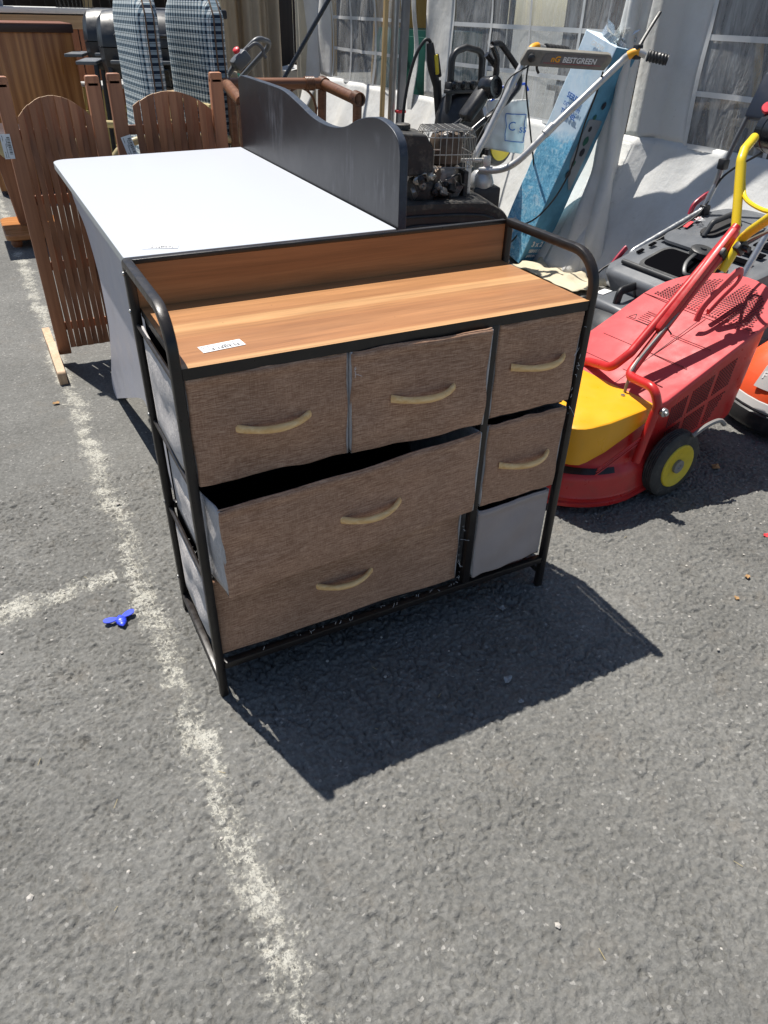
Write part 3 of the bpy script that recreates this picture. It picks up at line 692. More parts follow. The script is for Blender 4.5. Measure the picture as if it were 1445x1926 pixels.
def drawer(x0, x1, z0, z1, out=(0, 0), front='linen', handle=True, hz=.5, tilt=0, seed=1, hx=None, depth=.25, droop=0.0):
    """fabric box: out = how far left and right end of the front stand proud of the frame; droop lowers the front's bottom edge"""
    w = x1 - x0; h = z1 - z0; rr = random.Random(seed); s1 = rr.random() * 30
    def Y(u): return -(out[0] * (1 - u) + out[1] * u) + .004
    def P(u, v, y):
        ex = .0040 * noise.noise(Vector((v * 3, s1, u * 2))); ez = .0038 * noise.noise(Vector((u * 5, s1 + 4, v)))
        return Vector((x0 + w * u + ex, y, z0 + h * v + ez + tilt * (u - .5) * w - droop * (1 - v)))
    def F(u, v):
        bul = .0065 * noise.noise(Vector((u * 3 + s1, v * 3, 0))) - .003 * math.sin(math.pi * v) * math.sin(math.pi * u)
        r = .0035; du = min(u, 1 - u) * w; dv = min(v, 1 - v) * h; k = 0
        for d_ in (du, dv):
            if d_ < r: k += r - math.sqrt(max(0, r * r - (r - d_) ** 2))
        if (1 - v) * h < .0112: bul -= .0011          # stitched hem along the top
        return P(u, v, Y(u) + bul + k)
    def ss(t): return t
    edges = [0, .002, .005, .0105, .0118]
    def axis(n, L):
        e = [k / L for k in edges]; return e + [e[-1] + (1 - 2 * e[-1]) * k / n for k in range(1, n)] + [1 - k for k in reversed(e)]
    us, vz = axis(26, w), axis(14, h); g = MB(); nu = len(us)
    vv = [F(u, v) for v in vz for u in us]
    ff = [(j * nu + i, j * nu + i + 1, (j + 1) * nu + i + 1, (j + 1) * nu + i) for j in range(len(vz) - 1) for i in range(nu - 1)]
    g.add(vv, ff); d_ = g.build('drawer_front', M[front], chest, smooth=180)
    # sides, bottom, back as cloth walls hanging a little loose
    for u in (0, 1):
        x = x0 + w * u; g = MB(); bo = .0105 if (u == 0 and x0 < .05) else 0
        g.grid(lambda a, v: Vector((x - bo * min(1, max(0, (a - .06) / .2)) + (-1 if u == 0 else -.3) * (-.002 + .010 * math.sin(math.pi * a) * math.sin(math.pi * v) * (.6 + 1.3 * noise.noise(Vector((a * 4 + s1, v * 3, u)))) ), (Y(u) + .0036) * (1 - a) + (.004 + depth) * a, z0 + h * v * (1 - .05 * math.sin(math.pi * a)) + tilt * (u - .5) * w + .0)), 14, 12)
        g.build('drawer_side', M['felt'], d_, smooth=180, solid=.003)
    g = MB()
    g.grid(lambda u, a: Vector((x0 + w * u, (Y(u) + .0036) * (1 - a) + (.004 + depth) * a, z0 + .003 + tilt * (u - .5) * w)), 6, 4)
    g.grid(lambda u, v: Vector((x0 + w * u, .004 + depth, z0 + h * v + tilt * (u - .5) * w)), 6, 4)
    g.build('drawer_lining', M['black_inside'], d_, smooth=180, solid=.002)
    g = MB(); g.tube([F(u, 1) + Vector((0, .0015, 0)) for u in [k / 20 for k in range(21)]], .0018, 6); g.build('drawer_hem', M[front], d_, smooth=180)
    if handle:
        cx = hx if hx is not None else x0 + w / 2; u = (cx - x0) / w; cz = z0 + h * hz; hw = .062
        ang = math.atan2(Y(1) - Y(0), w); rows = []; n = 22
        for k in range(n + 1):
            t = -1 + 2 * k / n; a = abs(t)
            o = .027 * (1 - a ** 2.2) - .001; hh = .0056 + .0012 * (1 - a) + .0022 * max(0, (a - .6) / .4); th = .0046 + .0014 * (1 - a)
            px = t * hw; yy = Y(u) - .002 - o
            c = Vector((cx + px * math.cos(ang), yy + px * math.sin(ang), cz + tilt * px))
            nx = Vector((math.sin(.9 * t ** 3 * 0.9), -math.cos(.5 * t), 0)).normalized(); ring = []
            for b in range(12):
                q = 2 * math.pi * b / 12; ring.append(c + nx * th * math.cos(q) + Vector((0, 0, 1)) * hh * math.sin(q))
            rows.append(ring)
        g = MB(); g.loft(rows); g.build('handle', M['handle_wood'], d_, smooth=60)
    return d_
drawer(.0185, .2835, .4955, .6855, (.000, .001), hz=.50, seed=1)
drawer(.2885, .5605, .4965, .6850, (.006, .014), hz=.50, seed=2)
drawer(.5845, .7790, .4975, .6865, (.000, -.002), hz=.54, seed=3)
drawer(.5850, .7770, .2935, .4830, (.004, .000), hz=.50, seed=4)
drawer(.5860, .7745, .1010, .2800, (.004, -.004), front='felt_clean', handle=False, seed=5)
drawer(.0300, .5580, .2990, .4800, (.058, .018), hz=.50, seed=6, hx=.312, tilt=.006, depth=.262)
drawer(.0180, .5540, .0985, .2830, (-.014, -.016), hz=.56, seed=7, hx=.280)
# frayed threads and fluff hanging from worn seams
g = MB(); rr = random.Random(5)
for (x, y, z, n, sp) in ((.545, -.001, .19, 14, .07), (.40, -.002, .107, 16, .14), (.20, -.002, .107, 8, .14), (.779, 0, .60, 8, .06), (.779, .0, .50, 6, .03), (.292, -.006, .66, 5, .01), (.022, .12, .20, 60, .07), (.026, .12, .36, 40, .05)):
    for k in range(n):
        p = Vector((x + rr.uniform(-1, 1) * (sp if abs(z - .107) < .01 else .003), y + (rr.uniform(-.09, .09) if x < .03 else 0), z + rr.uniform(-1, 1) * (.004 if abs(z - .107) < .01 else sp)))
        d = Vector((rr.uniform(-1, 1), -rr.random() * .6, rr.uniform(-1, .6))) if x > .03 else Vector((-rr.random(), rr.uniform(-1, 1), rr.uniform(-1, 1)))
        L = rr.uniform(.003, .008) if k else .02
        g.tube(spl([p, p + d * L * .5 + Vector((0, -.001, -.001)), p + d * L + Vector((0, 0, -.003))], 3), .00028, 4)
fz = g.build('frayed_threads', M['paper'], chest, smooth=0); fz['kind'] = 'stuff'

# ---------------------------------------------------------------- white desk with dark wavy back panel
desk = thing('desk', 'white desk with dark wavy panel standing behind the chest of drawers', 'desk', (.03, .48, 0))
def round_poly(pts, r, n=6):
    P = [Vector((a, b, 0)) for a, b in pts]; k = len(P); out = []
    for i in range(k):
        rr = r[i] if hasattr(r, '__len__') else r
        if rr <= 0: out.append((P[i].x, P[i].y)); continue
        f = fillet([P[i - 1], P[i], P[(i + 1) % k]], rr, n); out += [(v.x, v.y) for v in f[1:-1]]
    return out
pl = round_poly([(.030, .47), (.620, .47), (.648, 1.655), (.034, 1.594)], [.004, 0, 0, .05])
g = MB(); g.prism(pl, lambda a, b: Vector((a, b, .7425)), lambda a, b: Vector((a, b, .7235)))
dt = g.build('desk_top', [M['desk_white'], M['desk_edge']], desk, True, smooth=30, bev=.0012)
for p in dt.data.polygons:
    if abs(p.normal.z) < .5: p.material_index = 1
far_ = [(1.575, .690), (1.50, .635), (1.36, .597), (1.265, .50), (1.250, .42), (1.265, .33), (1.35, .215), (1.455, .105), (1.498, .055), (1.508, .024), (1.490, .006), (1.455, .004), (1.40, .028), (1.18, .127), (.886, .257), (.78, .285), (.66, .25), (.58, .12), (.555, .02), (.53, .003)]
half_ = [(v.x, v.y) for v in spl([(a, b, 0) for a, b in far_], 5)]
prof = [(1.585, .7230)] + half_ + [(.50, .003), (.50, .7230)]
g = MB(); g.prism(prof, lambda a, b: Vector((.066, a, b)), lambda a, b: Vector((.084, a, b)))
lg = g.build('leg_panel', [M['desk_leg'], M['desk_edge']], desk, True, smooth=35)
for p in lg.data.polygons:
    if abs(p.normal.x) < .5: p.material_index = 1
bx = lambda y: .627 + (y - .56) * .0225
wave = [(1.64, .05), (1.64, .945)] + [(v.x, v.y) for v in spl([(1.60, .957, 0), (1.45, .955, 0), (1.28, .952, 0), (1.19, .947, 0), (1.08, .927, 0), (.97, .905, 0), (.86, .899, 0), (.77, .909, 0), (.70, .930, 0), (.64, .943, 0), (.58, .947, 0), (.52, .936, 0), (.485, .915, 0), (.472, .885, 0)], 5)] + [(.466, .05)]
g = MB(); g.prism(wave, lambda a, b: Vector((bx(a), a, b)), lambda a, b: Vector((bx(a) + .020, a, b)))
bp = g.build('back_panel', [M['navy'], M['navy_edge']], desk, True, smooth=35, bev=.0015)
for p in bp.data.polygons:
    if abs(p.normal.x) < .7: p.material_index = 1
sticker(desk, (.075, .515, .743), (.9, -.3, 0), (.3, .9, 0), .068, .028)

# ---------------------------------------------------------------- slatted wooden gates
def gate(label, x0, x1, y, nsl, h, broken=False, feet=True):
    t = thing('slatted_gate', label, 'gate', (x0, y, 0), 0, 'slatted wooden gates'); w = x1 - x0
    for k, x in enumerate((.022, w - .022)):
        g = MB(); g.box((x, 0, h / 2 + .02), (.044, .028, h - .04), r=.003); g.box((x, 0, h + .001), (.044, .028, .036), r=.007); g.build('stile', M['red_brown'], t)
        if feet and k == 0:
            out = round_poly([(-.20, 0), (.30, 0), (.30, .045), (.08, .05), (.05, .075), (-.02, .055), (-.20, .05)], [.004, .004, .01, .02, .02, .02, .015], 3)
            g = MB(); g.prism(out, lambda a, b: Vector((x - .052, a, b)), lambda a, b: Vector((x - .024, a, b))); g.build('foot', M['raw_edge'], t, smooth=30)
    for z in (.14, .36, .58, .78):
        g = MB(); g.box((w / 2, .012, z), (w - .06, .010, .030), r=.002); g.build('crossbar', M['red_brown'], t)
    sw = (w - .092) / nsl
    for k in range(nsl):
        u = (k + .5) / nsl; top_ = h - .035 - .060 * (2 * u - 1) ** 2; bot = .062
        if broken and k == 0: top_ = h - .28
        x = .046 + sw * (k + .5); g = MB(); n = 16; rings = []
        for q in range(n + 1):
            z = bot + (top_ - bot) * q / n; f = math.cos(z * 6.283 / .44 + .9)      # slats woven round the bars
            hw = sw * (.485 if f > -.3 else .44); yo = (.010 if (k % 2) else -.004) * f - .006
            tl = lambda uu: h - .035 - .060 * (2 * uu - 1) ** 2 - top_
            dl, dr = (tl(k / nsl), tl((k + 1) / nsl)) if (q == n and not (broken and k == 0)) else (0, 0)
            rings.append([(x - hw, yo - .004, z + dl), (x + hw, yo - .004, z + dr), (x + hw, yo + .004, z + dr), (x - hw, yo + .004, z + dl)])
        g.loft(rings); o = g.build('slat', [M['red_brown'], M['raw_edge']], t, smooth=30)
        o.data.polygons[len(o.data.polygons) - 1].material_index = 1
    return t
g1 = gate('left brown slatted gate with arched top, foot block on the asphalt', -.066, .250, 1.85, 11, .925)
g2 = gate('right brown slatted gate with arched top, behind the white desk', .276, .662, 1.86, 12, .93, True, False)
sticker(g1, (.012 - .066 , 1.832, .715), (0, 0, 1), (-1, 0, 0), .072, .030)
sticker(g2, (.276 + .062, 1.843, .70), (-.25, 0, 1), (-1, 0, -.25), .072, .034)

# ---------------------------------------------------------------- red mower with yellow hood
V = Vector
def wheel(parent, c, axis, r, w, hub, world=False, tread=14):
    c = V(c); a = V(axis).normalized(); x, y = frame_from(a)
    prof = [(r * .55, -w * .4), (r * .60, -w / 2), (r * .80, -w / 2), (r * .93, -w * .46), (r, -w * .30)]
    for k in range(4):
        z = -w * .30 + w * .6 * (k + .15) / 4; prof += [(r, z), (r, z + w * .09), (r * .965, z + w * .10), (r * .965, z + w * .14)]
    prof += [(r, w * .30), (r * .93, w * .46), (r * .80, w / 2), (r * .60, w / 2), (r * .58, w * .4)]
    g = MB(); g.lathe(c, a, prof, 36); wh = g.build('wheel', M['tyre'], parent, world, smooth=45)
    g = MB(); g.lathe(c, a, [(.005, w * .47), (r * .54, w * .50), (r * .60, w * .58), (r * .64, w * .58), (r * .66, w * .50), (r * .66, w * .3)], 32); hb = g.build('hub', M[hub], wh, world, smooth=40)
    g = MB(); g.lathe(c, a, [(r * .20, w * .46), (r * .20, w * .66), (r * .16, w * .68), (r * .08, w * .66), (r * .06, w * .60)], 20); g.build('axle_cap', M['cable_grey'], wh, world, smooth=40)
    return wh
red = thing('lawn_mower', 'red lawn mower with yellow hood, red grass box and yellow handles', 'lawn mower', (1.003, .370, 0), R(6))
def deck_out(sx=1, sy=1, x0=-.035, off=0, nose=.0):
    pts = []
    for k in range(25):
        a = math.pi / 2 + math.pi * k / 24
        pts.append((.20 + (.20 - x0) * sx * math.cos(a), .212 * sy * math.sin(a)))
    pts += [(.34, -.20 * sy), (.42, -.17 * sy), (.42, .17 * sy), (.34, .20 * sy)]
    return pts
def ring(o, z): return [V((x, y, z(x, y) if callable(z) else z)) for x, y in o]
g = MB()
rs = [ring(deck_out(1.0, 1.0), .022), ring(deck_out(1.03, 1.03), .024), ring(deck_out(1.03, 1.03), .034), ring(deck_out(1.0, 1.0), .037), ring(deck_out(1.0, 1.0), .046), ring(deck_out(1.015, 1.015), .049), ring(deck_out(1.0, 1.0), .056),
      ring(deck_out(.99, .99), .10), ring(deck_out(.95, .96), .118), ring(deck_out(.84, .90), .130), ring(deck_out(.80, .88), .142), ring(deck_out(.74, .86), lambda x, y: .175 + .14 * max(0, x) * 1.0), ring(deck_out(.70, .82), lambda x, y: .195 + .14 * max(0, x))]
g.loft(rs); dk = g.build('deck', M['mower_red_gloss'], red, smooth=50)
g = MB()
def dlab(u, v):
    a = R(212 + 44 * u); s1_, s2_ = .95 - .10 * v, .96 - .055 * v
    return V((.20 + .235 * s1_ * math.cos(a), .212 * s2_ * math.sin(a), .1195 + .0115 * v))
g.grid(dlab, 12, 3); g.build('deck_label', M['black_plastic'], dk, smooth=180)
# yellow hood
HO = round_poly([(.272, -.188), (.272, .188), (.10, .184), (.0, .165), (-.022, .06), (-.022, -.06), (.0, -.165), (.10, -.184)], [.006, .006, .05, .07, .05, .05, .07, .05], 4)
def hood_out(s): return [((x - .12) * s + .12, y * s) for x, y in HO]
low = lambda x, y: .165 + .37 * max(0, x - .03)
g = MB(); g.loft([ring(hood_out(1.0), low), ring(hood_out(1.0), lambda x, y: max(low(x, y) + .004, .262 + .06 * x)), ring(hood_out(.992), lambda x, y: .269 + .06 * x), ring(hood_out(.975), lambda x, y: .2715 + .06 * x), ring(hood_out(.5), lambda x, y: .276 + .06 * x), ring(hood_out(.06), lambda x, y: .2765 + .06 * x)])
hd = g.build('engine_hood', M['mower_yellow'], red, smooth=35)
for k in range(3):
    g = MB(); g.tube([V((x, -.204 + (.002 if k else 0), .150 - .009 * k + .35 * max(0, x - .03))) for x in [.06 + .02 * q for q in range(11)]], .0022, 6); g.build('hood_rib', M['mower_red_gloss'], red)
rr = random.Random(2)
for yy in (-.10, .10):
    g = MB(); g.lathe((.235, yy, .2895), (-.06, 0, 1), [(.006, -.002), (.006, .0012), (.003, .0014)], 12); g.build('hood_screw', M['screw'], hd)
# grass box
lz = lambda x: .288 + (min(x, .625) - .27) * .385 + max(0, x - .625) * .31
def box_out(s=1.0, inset=0, x1=.845):
    hw = .196 - inset; pts = [(.262 + inset, hw * .93), (.262 + inset, -hw * .93), (.30, -hw)]
    pts += [(.625, -hw)]
    for k in range(1, 20):
        a = -math.pi / 2 + math.pi * k / 20; pts.append((.625 + (x1 - inset - .625) * math.cos(a) ** .85, hw * math.sin(a)))
    pts += [(.625, hw), (.30, hw)]
    return [((x - .5) * s + .5, y * s) for x, y in pts]
g = MB(); g.loft([ring(box_out(.86, 0, .80), lambda x, y: .075 + .16 * (x - .27)), ring(box_out(.90, 0, .815), lambda x, y: .082 + .16 * (x - .27)), ring(box_out(.975, .004, .84), lambda x, y: lz(x) - .035), ring(box_out(.985, .004), lambda x, y: lz(x) - .012)])
bx_ = g.build('grass_box', M['mower_red_gloss'], red, smooth=40)
g = MB(); g.loft([ring(box_out(1.0), lambda x, y: lz(x) - .018), ring(box_out(1.012), lambda x, y: lz(x) - .014), ring(box_out(1.012), lambda x, y: lz(x) - .003), ring(box_out(1.0), lambda x, y: lz(x))])
ld = g.build('box_lid', M['mower_red'], red, smooth=40)
E_ = .0004
def lidbar(x0, y0, x1, y1, w):
    d = V((x1 - x0, y1 - y0, lz(x1) - lz(x0))); q = MB(); q.beam((x0, y0, lz(x0)), (x1, y1, lz(x1)), w, .0012); return q
lidbar(.275, -.035, .62, -.035, .0028).build('lid_groove_shade', M['mower_red_dark'], ld)  # raised dark bars; the groove's shade is put into their colour
lidbar(.6252, -.194, .6252, .194, .0034).build('lid_groove_shade', M['mower_red_dark'], ld)
for x in (.33, .42, .51):
    for y0, y1 in ((-.15, -.01), (.03, .155)):
        lidbar(x, y0, x, y1, .0026).build('lid_groove_shade', M['mower_red_dark'], ld)
g = MB()
for i in range(22):
    for j in range(-17, 18):
        x = .642 + i * .0092; y = j * .0104
        if (x - .628) / .185 > 1: continue
        lim = .168 * math.sqrt(max(0, 1 - ((x - .628) / .185) ** 2))
        if abs(y) > lim or abs(y) < .016: continue
        g.box((x, y, lz(x) + .0002), (.0052, .0060, .0008), (0, -math.atan(.31), 0))
vh = g.build('vent_hole_shade', M['mower_red_dark'], ld, smooth=0); vh['kind'] = 'stuff'  # raised dark squares painted as the shade inside the holes
g = MB()
def side_pt(x, f):   # near side wall, f = 0 bottom, 1 top
    zb = .082 + .16 * (x - .27); zt = lz(x) - .035; hb = .196 * .90; ht = .192 * .975
    return V((((x - .5) * (.90 + .075 * f)) + .5, -(hb + (ht - hb) * f) - .0006, zb + (zt - zb) * f))
for x0, x1 in ((.335, .405), (.42, .51), (.525, .60)):
    for f0, f1 in ((.14, .48), (.55, .90)):
        nx = int((x1 - x0) / .0082); nz = int((f1 - f0) * .25 / .0085)
        for i in range(nx):
            for j in range(nz):
                if f0 < .3 and x0 > .5 and (i / nx) > .4 + .6 * j / nz: continue
                p = side_pt(x0 + (i + .5) * (x1 - x0) / nx, f0 + (j + .5) * (f1 - f0) / nz); g.box(p, (.0044, .0012, .0050), (-.06, 0, 0))
sv = g.build('side_vent_shade', M['mower_red_dark'], bx_, smooth=0); sv['kind'] = 'stuff'  # dark blocks on the wall, hole shade put into their colour
# warning triangle and lines printed on the lid
g = MB(); tri = [(0, 0), (.024, 0), (.012, .02)]
for a_, b_ in zip(tri, tri[1:] + tri[:1]):
    pa = V((.515 + a_[1], .150 - a_[0], 0)); pb = V((.515 + b_[1], .150 - b_[0], 0)); pa.z = lz(pa.x) + .0008; pb.z = lz(pb.x) + .0008; g.beam(pa, pb, .0018, .0006)
for k in range(7):
    x = .56 - .008 * k; L = rr.uniform(.02, .055); g.beam((x, .115 + .004, lz(x) + .0008), (x, .115 - L, lz(x) + .0008), .0020, .0006)
g.build('printed_warning', M['ink'], ld, smooth=0)
# carry handle of the box
g = MB(); hp = [V(p) for p in ((1.560, .375, .425), (1.575, .376, .468), (1.640, .385, .512), (1.700, .395, .543), (1.722, .398, .538), (1.716, .397, .515), (1.655, .388, .478), (1.605, .380, .445))]
g.tube(spl(hp, 5), 1, prof=rrect(.022, .009, .003), up=V((0, 1, 0))); g.build('carry_handle', M['mower_red'], red, True, smooth=50)
# wheels
wheel(red, (.355, -.222, .1), (0, -1, 0), .1, .045, 'wheel_yellow'); wheel(red, (.355, .222, .1), (0, 1, 0), .1, .045, 'wheel_yellow')
g = MB(); g.tube(spl([(1.41, .165, .19), (1.45, .16, .215), (1.49, .155, .225), (1.51, .15, .21)], 5), .0065, 8); g.build('height_lever', M['cable_grey'], red, True)
# tubular handle
g = MB(); g.tube(fillet([(1.235, .186, .14), (1.263, .186, .305), (1.252, .20, .350), (1.274, .318, .333), (1.320, .3315, .366), (1.600, .364, .652)], [.03, .03, .03, .03]), .0125, 12); g.build('handle_tube', M['mower_red_gloss'], red, True)
g = MB(); g.tube(fillet([(1.27, .53, .12), (1.285, .53, .285), (1.281, .48, .309), (1.262, .372, .336), (1.300, .3505, .382), (1.621, .378, .680)], [.03, .03, .03, .03]), .0125, 12); g.build('handle_tube', M['mower_red_gloss'], red, True)
g = MB(); g.beam((1.375, .342, .432), (1.615, .372, .672), .027, .040, .011); g.build('handle_sleeve', M['mower_red_gloss'], red, True)
for p in ((1.272, .176, .290), (1.285, .54, .25)):
    g = MB(); g.lathe(V(p) + V((0, -.004, 0)), (0, -1, 0), [(.012, 0), (.012, .008), (.006, .010), (.006, .016)], 14); g.build('bolt', M['steel'], red, True)
g = MB(); g.tube(fillet([(1.590, .398, .560), (1.644, .392, .646), (1.692, .480, .826), (1.720, .500, .848), (1.790, .534, .870)], [.03, .03, .02]), .0125, 12); g.build('yellow_handle_arm', M['yellow_enamel'], red, True)
g = MB(); g.tube(fillet([(1.570, .346, .575), (1.602, .337, .660), (1.574, .298, .690), (1.490, .168, .777), (1.48, .13, .82)], [.02, .03, .03]), .0125, 12); g.build('yellow_handle_arm', M['yellow_enamel'], red, True)
g = MB(); g.tube(spl([(1.718, .487, .815), (1.698, .455, .768), (1.668, .41, .740), (1.630, .32, .733), (1.58, .23, .750), (1.54, .19, .775)], 6), .006, 8); g.build('handle_brace', M['yellow_enamel'], red, True)
g = MB(); g.tube(spl([(1.738, .51, .845), (1.742, .52, .815), (1.735, .51, .78), (1.722, .495, .76)], 5), .006, 8); g.build('brake_lever', M['yellow_enamel'], red, True)
g = MB(); g.beam((1.562, .362, .604), (1.578, .364, .622), .036, .052, .006); g.build('clamp', M['black_plastic'], red, True)
g = MB(); g.box((1.597, .330, .640), (.035, .02, .035), (0, -.8, 0), r=.004); g.cyl((1.597, .321, .640), (1.597, .302, .640), .008); g.build('fork_bolt', M['black_plastic'], red, True)
g = MB(); g.tube(spl([(1.275, .315, .25), (1.268, .308, .32), (1.305, .317, .38), (1.469, .342, .512), (1.545, .352, .583), (1.590, .352, .622), (1.625, .33, .655), (1.58, .25, .70), (1.55, .15, .76)], 7), .0042, 8); g.build('power_cable', M['cable_grey'], red, True)
g = MB(); g.tube(fillet([(1.40, .315, .432), (1.385, .345, .462), (1.36, .37, .445)], .01), .0022, 6); g.build('cable_tie', M['cable'], red, True)

# ---------------------------------------------------------------- dark grey mower behind it
grey = thing('lawn_mower', 'dark grey lawn mower with open black discharge chute, by the tent', 'lawn mower', (2.2, 1.0, 0))
gz = lambda x: .312 + (x - 2.0) * .34 - .18 * max(0, x - 2.4)
def gbox(inset, dz, s=1):
    o = round_poly([(1.975 + inset, .70 + inset), (2.66 - inset, .66 + inset), (2.66 - inset, 1.26 - inset), (1.975 + inset, 1.225 - inset)], [.05, .12, .14, .06], 6)
    return [V((x, y, (gz(x) + dz) if dz > -.2 else .10 + .05 * (x - 2))) for x, y in o]
g = MB(); g.loft([gbox(.03, -.3), gbox(.02, -.08), gbox(.0, -.02), gbox(.004, -.004), gbox(.018, .003)]); gb = g.build('grass_box', M['grey_plastic'], grey, True, smooth=40)
def gquad(x0, x1, y0, y1, dz, name, mat, par, r=.02, th=.004):
    o = round_poly([(x0, y0), (x1, y0), (x1, y1), (x0, y1)], r, 4); q = MB()
    q.prism(o, lambda a, b: V((a, b, gz(a) + dz)), lambda a, b: V((a, b, gz(a) + dz - th))); return q.build(name, mat, par, True, smooth=35)
gquad(2.055, 2.215, .80, 1.125, .0055, 'chute_rim', M['grey_plastic_dark'], gb, .04)
gquad(2.068, 2.205, .815, 1.11, .0062, 'chute_shade', M['void'], gb, .035)  # flat black plate on the box, painted as the chute's inner shade
gquad(2.235, 2.60, .93, 1.20, .010, 'lid_plate', M['grey_plastic'], gb, .05, .010)
gquad(2.33, 2.50, 1.02, 1.10, .013, 'grip_recess_shade', M['black_inside'], gb, .03)  # dark plate on the lid, recess shade put into its colour
g = MB(); g.tube(fillet([(2.33, 1.06, gz(2.33) + .005), (2.36, 1.06, gz(2.36) + .045), (2.47, 1.06, gz(2.47) + .045), (2.50, 1.06, gz(2.5) + .005)], .025), .011, 10); g.build('grip', M['grey_plastic_dark'], gb, True)
for k in range(6):
    x = 2.25 + k * .058
    gquad(x, x + .026, .765, .86, .0056, 'vent_slot_shade', M['void'], gb, .004)  # black plates painted as the shade inside the slots
for k in range(5):
    gquad(2.12 + k * .06, 2.15 + k * .06, 1.178, 1.195, .0056, 'vent_slot_shade', M['void'], gb, .003)
text('logo', '50V', .040, M['white_print'], gb, (2.405, 1.195, gz(2.405) + .0145), (-.6, -1, 0), (1, -.5, .30))
g = MB(); g.box((2.36, 1.175, gz(2.36) + .0125), (.05, .018, .002), (0, -.32, .25)); g.box((2.415, 1.185, gz(2.415) + .0125), (.025, .02, .002), (0, -.32, .25)); g.build('red_mark', M['red_print'], gb, True)
text('side_print', 'POWER', .095, M['white_print'], gb, (2.06, .677, .235), (1, -.06, .25), (-.2, 0, 1), shear=.2, bold=.002)
# hinge bar and the chute handle
g = MB(); g.tube([(2.035, .76, gz(2.035) + .012), (2.035, 1.17, gz(2.035) + .012)], .010, 10); g.build('hinge', M['grey_plastic_dark'], grey, True)
g = MB(); g.tube(spl([(2.20, .955, .405), (2.165, .945, .402), (2.115, .93, .382), (2.085, .90, .355), (2.105, .875, .347)], 5), 1, prof=rrect(.016, .010, .003)); g.lathe((2.215, .955, .405), (0, -.2, 1), [(.045, -.012), (.045, .010), (.04, .014), (.012, .014), (.012, .02)], 24); g.build('chute_lever', M['grey_plastic_dark'], grey, True, smooth=45)
# deck and motor cover towards the chest
g = MB()
def gdeck(s, x0=1.70): return [(1.95 + (1.95 - x0) * s * math.cos(a), .96 + .25 * s * math.sin(a)) for a in [math.pi / 2 + math.pi * k / 20 for k in range(21)]] + [(2.05, .96 - .24 * s), (2.05, .96 + .24 * s)]
g.loft([[V((x, y, z)) for x, y in gdeck(s)] for s, z in ((1, .03), (1.02, .045), (1.0, .09), (.96, .125), (.80, .15), (.74, .175), (.62, .205), (.4, .215), (.05, .218))]); g.build('deck', M['grey_plastic_dark'], grey, True, smooth=45)
g = MB(); g.box((1.93, 1.02, .215), (.19, .22, .05), r=.02, seg=3); g.build('motor_cover', M['grey_plastic'], grey, True, smooth=50)
g = MB(); g.tube(fillet([(1.87, 1.00, .225), (1.88, 1.00, .285), (1.99, 1.03, .285), (2.0, 1.03, .23)], .018), 1, prof=rrect(.03, .016, .005)); g.build('front_grip', M['black_plastic'], grey, True, smooth=45)
g = MB(); g.box((1.915, 1.12, .242), (.07, .035, .003), (0, 0, .3)); g.build('front_label', M['white_print'], grey, True)
wheel(grey, (2.05, 1.25, .1), (0, 1, 0), .1, .045, 'grey_plastic', True); wheel(grey, (2.05, .665, .1), (0, -1, 0), .1, .045, 'grey_plastic', True)
wheel(grey, (1.78, 1.215, .075), (0, 1, 0), .075, .04, 'grey_plastic', True); wheel(grey, (1.78, .70, .075), (0, -1, 0), .075, .04, 'grey_plastic', True)
for s_, pts in ((0, [(2.105, 1.24, .20), (2.135, 1.235, .345), (2.399, 1.225, .452), (2.474, 1.22, .484), (2.500, 1.21, .584), (2.502, 1.20, .657)]), (1, [(2.09, .66, .20), (2.10, .68, .36), (2.20, .69, .56), (2.30, .70, .62)])):
    g = MB(); g.tube(fillet(pts, .04), .0115, 12); g.build('handle_tube', M['steel'], grey, True)
g = MB(); g.tube([(2.500, 1.205, .61), (2.516, 1.185, .74), (2.552, 1.14, .98)], .0095, 12); g.build('handle_tube', M['grey_plastic'], grey, True)
for p in ((2.502, 1.20, .66), (2.48, 1.215, .485)):
    g = MB(); g.box(p, (.034, .034, .04), r=.006); g.build('clamp', M['black_plastic'], grey, True)
for pts in ([(2.440, 1.25, .462), (2.455, 1.252, .500), (2.500, 1.25, .530), (2.522, 1.25, .538)], [(2.052, 1.25, .285), (2.075, 1.25, .315), (2.110, 1.25, .352), (2.12, 1.25, .36)]):
    g = MB(); g.tube(spl(pts, 5), 1, prof=rrect(.022, .013, .005), up=V((0, 1, 0))); g.build('quick_release_lever', M['red_lever'], grey, True, smooth=45)
g = MB(); g.lathe((2.47, .93, .80), (-.25, -1, 0), [(.02, -.11), (.068, -.10), (.072, -.095), (.072, -.06), (.069, -.058), (.069, -.054), (.072, -.052), (.072, .02), (.069, .022), (.069, .026), (.072, .028), (.072, .10), (.06, .105), (.02, .106)], 32); g.build('switch_housing', M['black_gloss'], grey, True, smooth=35)
g = MB(); g.box((2.54, 1.06, .90), (.05, .20, .16), (0, .35, 0), r=.012); g.build('battery_housing', M['navy_plain'], grey, True, smooth=45)
g = MB(); g.lathe((2.462, 1.035, .872), (-.8, -.3, .5), [(.02, 0), (.021, .014), (.018, .018)], 20); g.build('start_button', M['red_button'], grey, True, smooth=45)
g = MB(); g.tube(spl([(2.47, 1.0, .74), (2.50, 1.18, .62), (2.47, 1.21, .50), (2.38, 1.19, .455), (2.22, 1.215, .375), (2.06, 1.24, .312), (1.99, 1.25, .27), (1.96, 1.24, .20)], 8), .0045, 8); g.build('power_cable', M['cable'], grey, True)
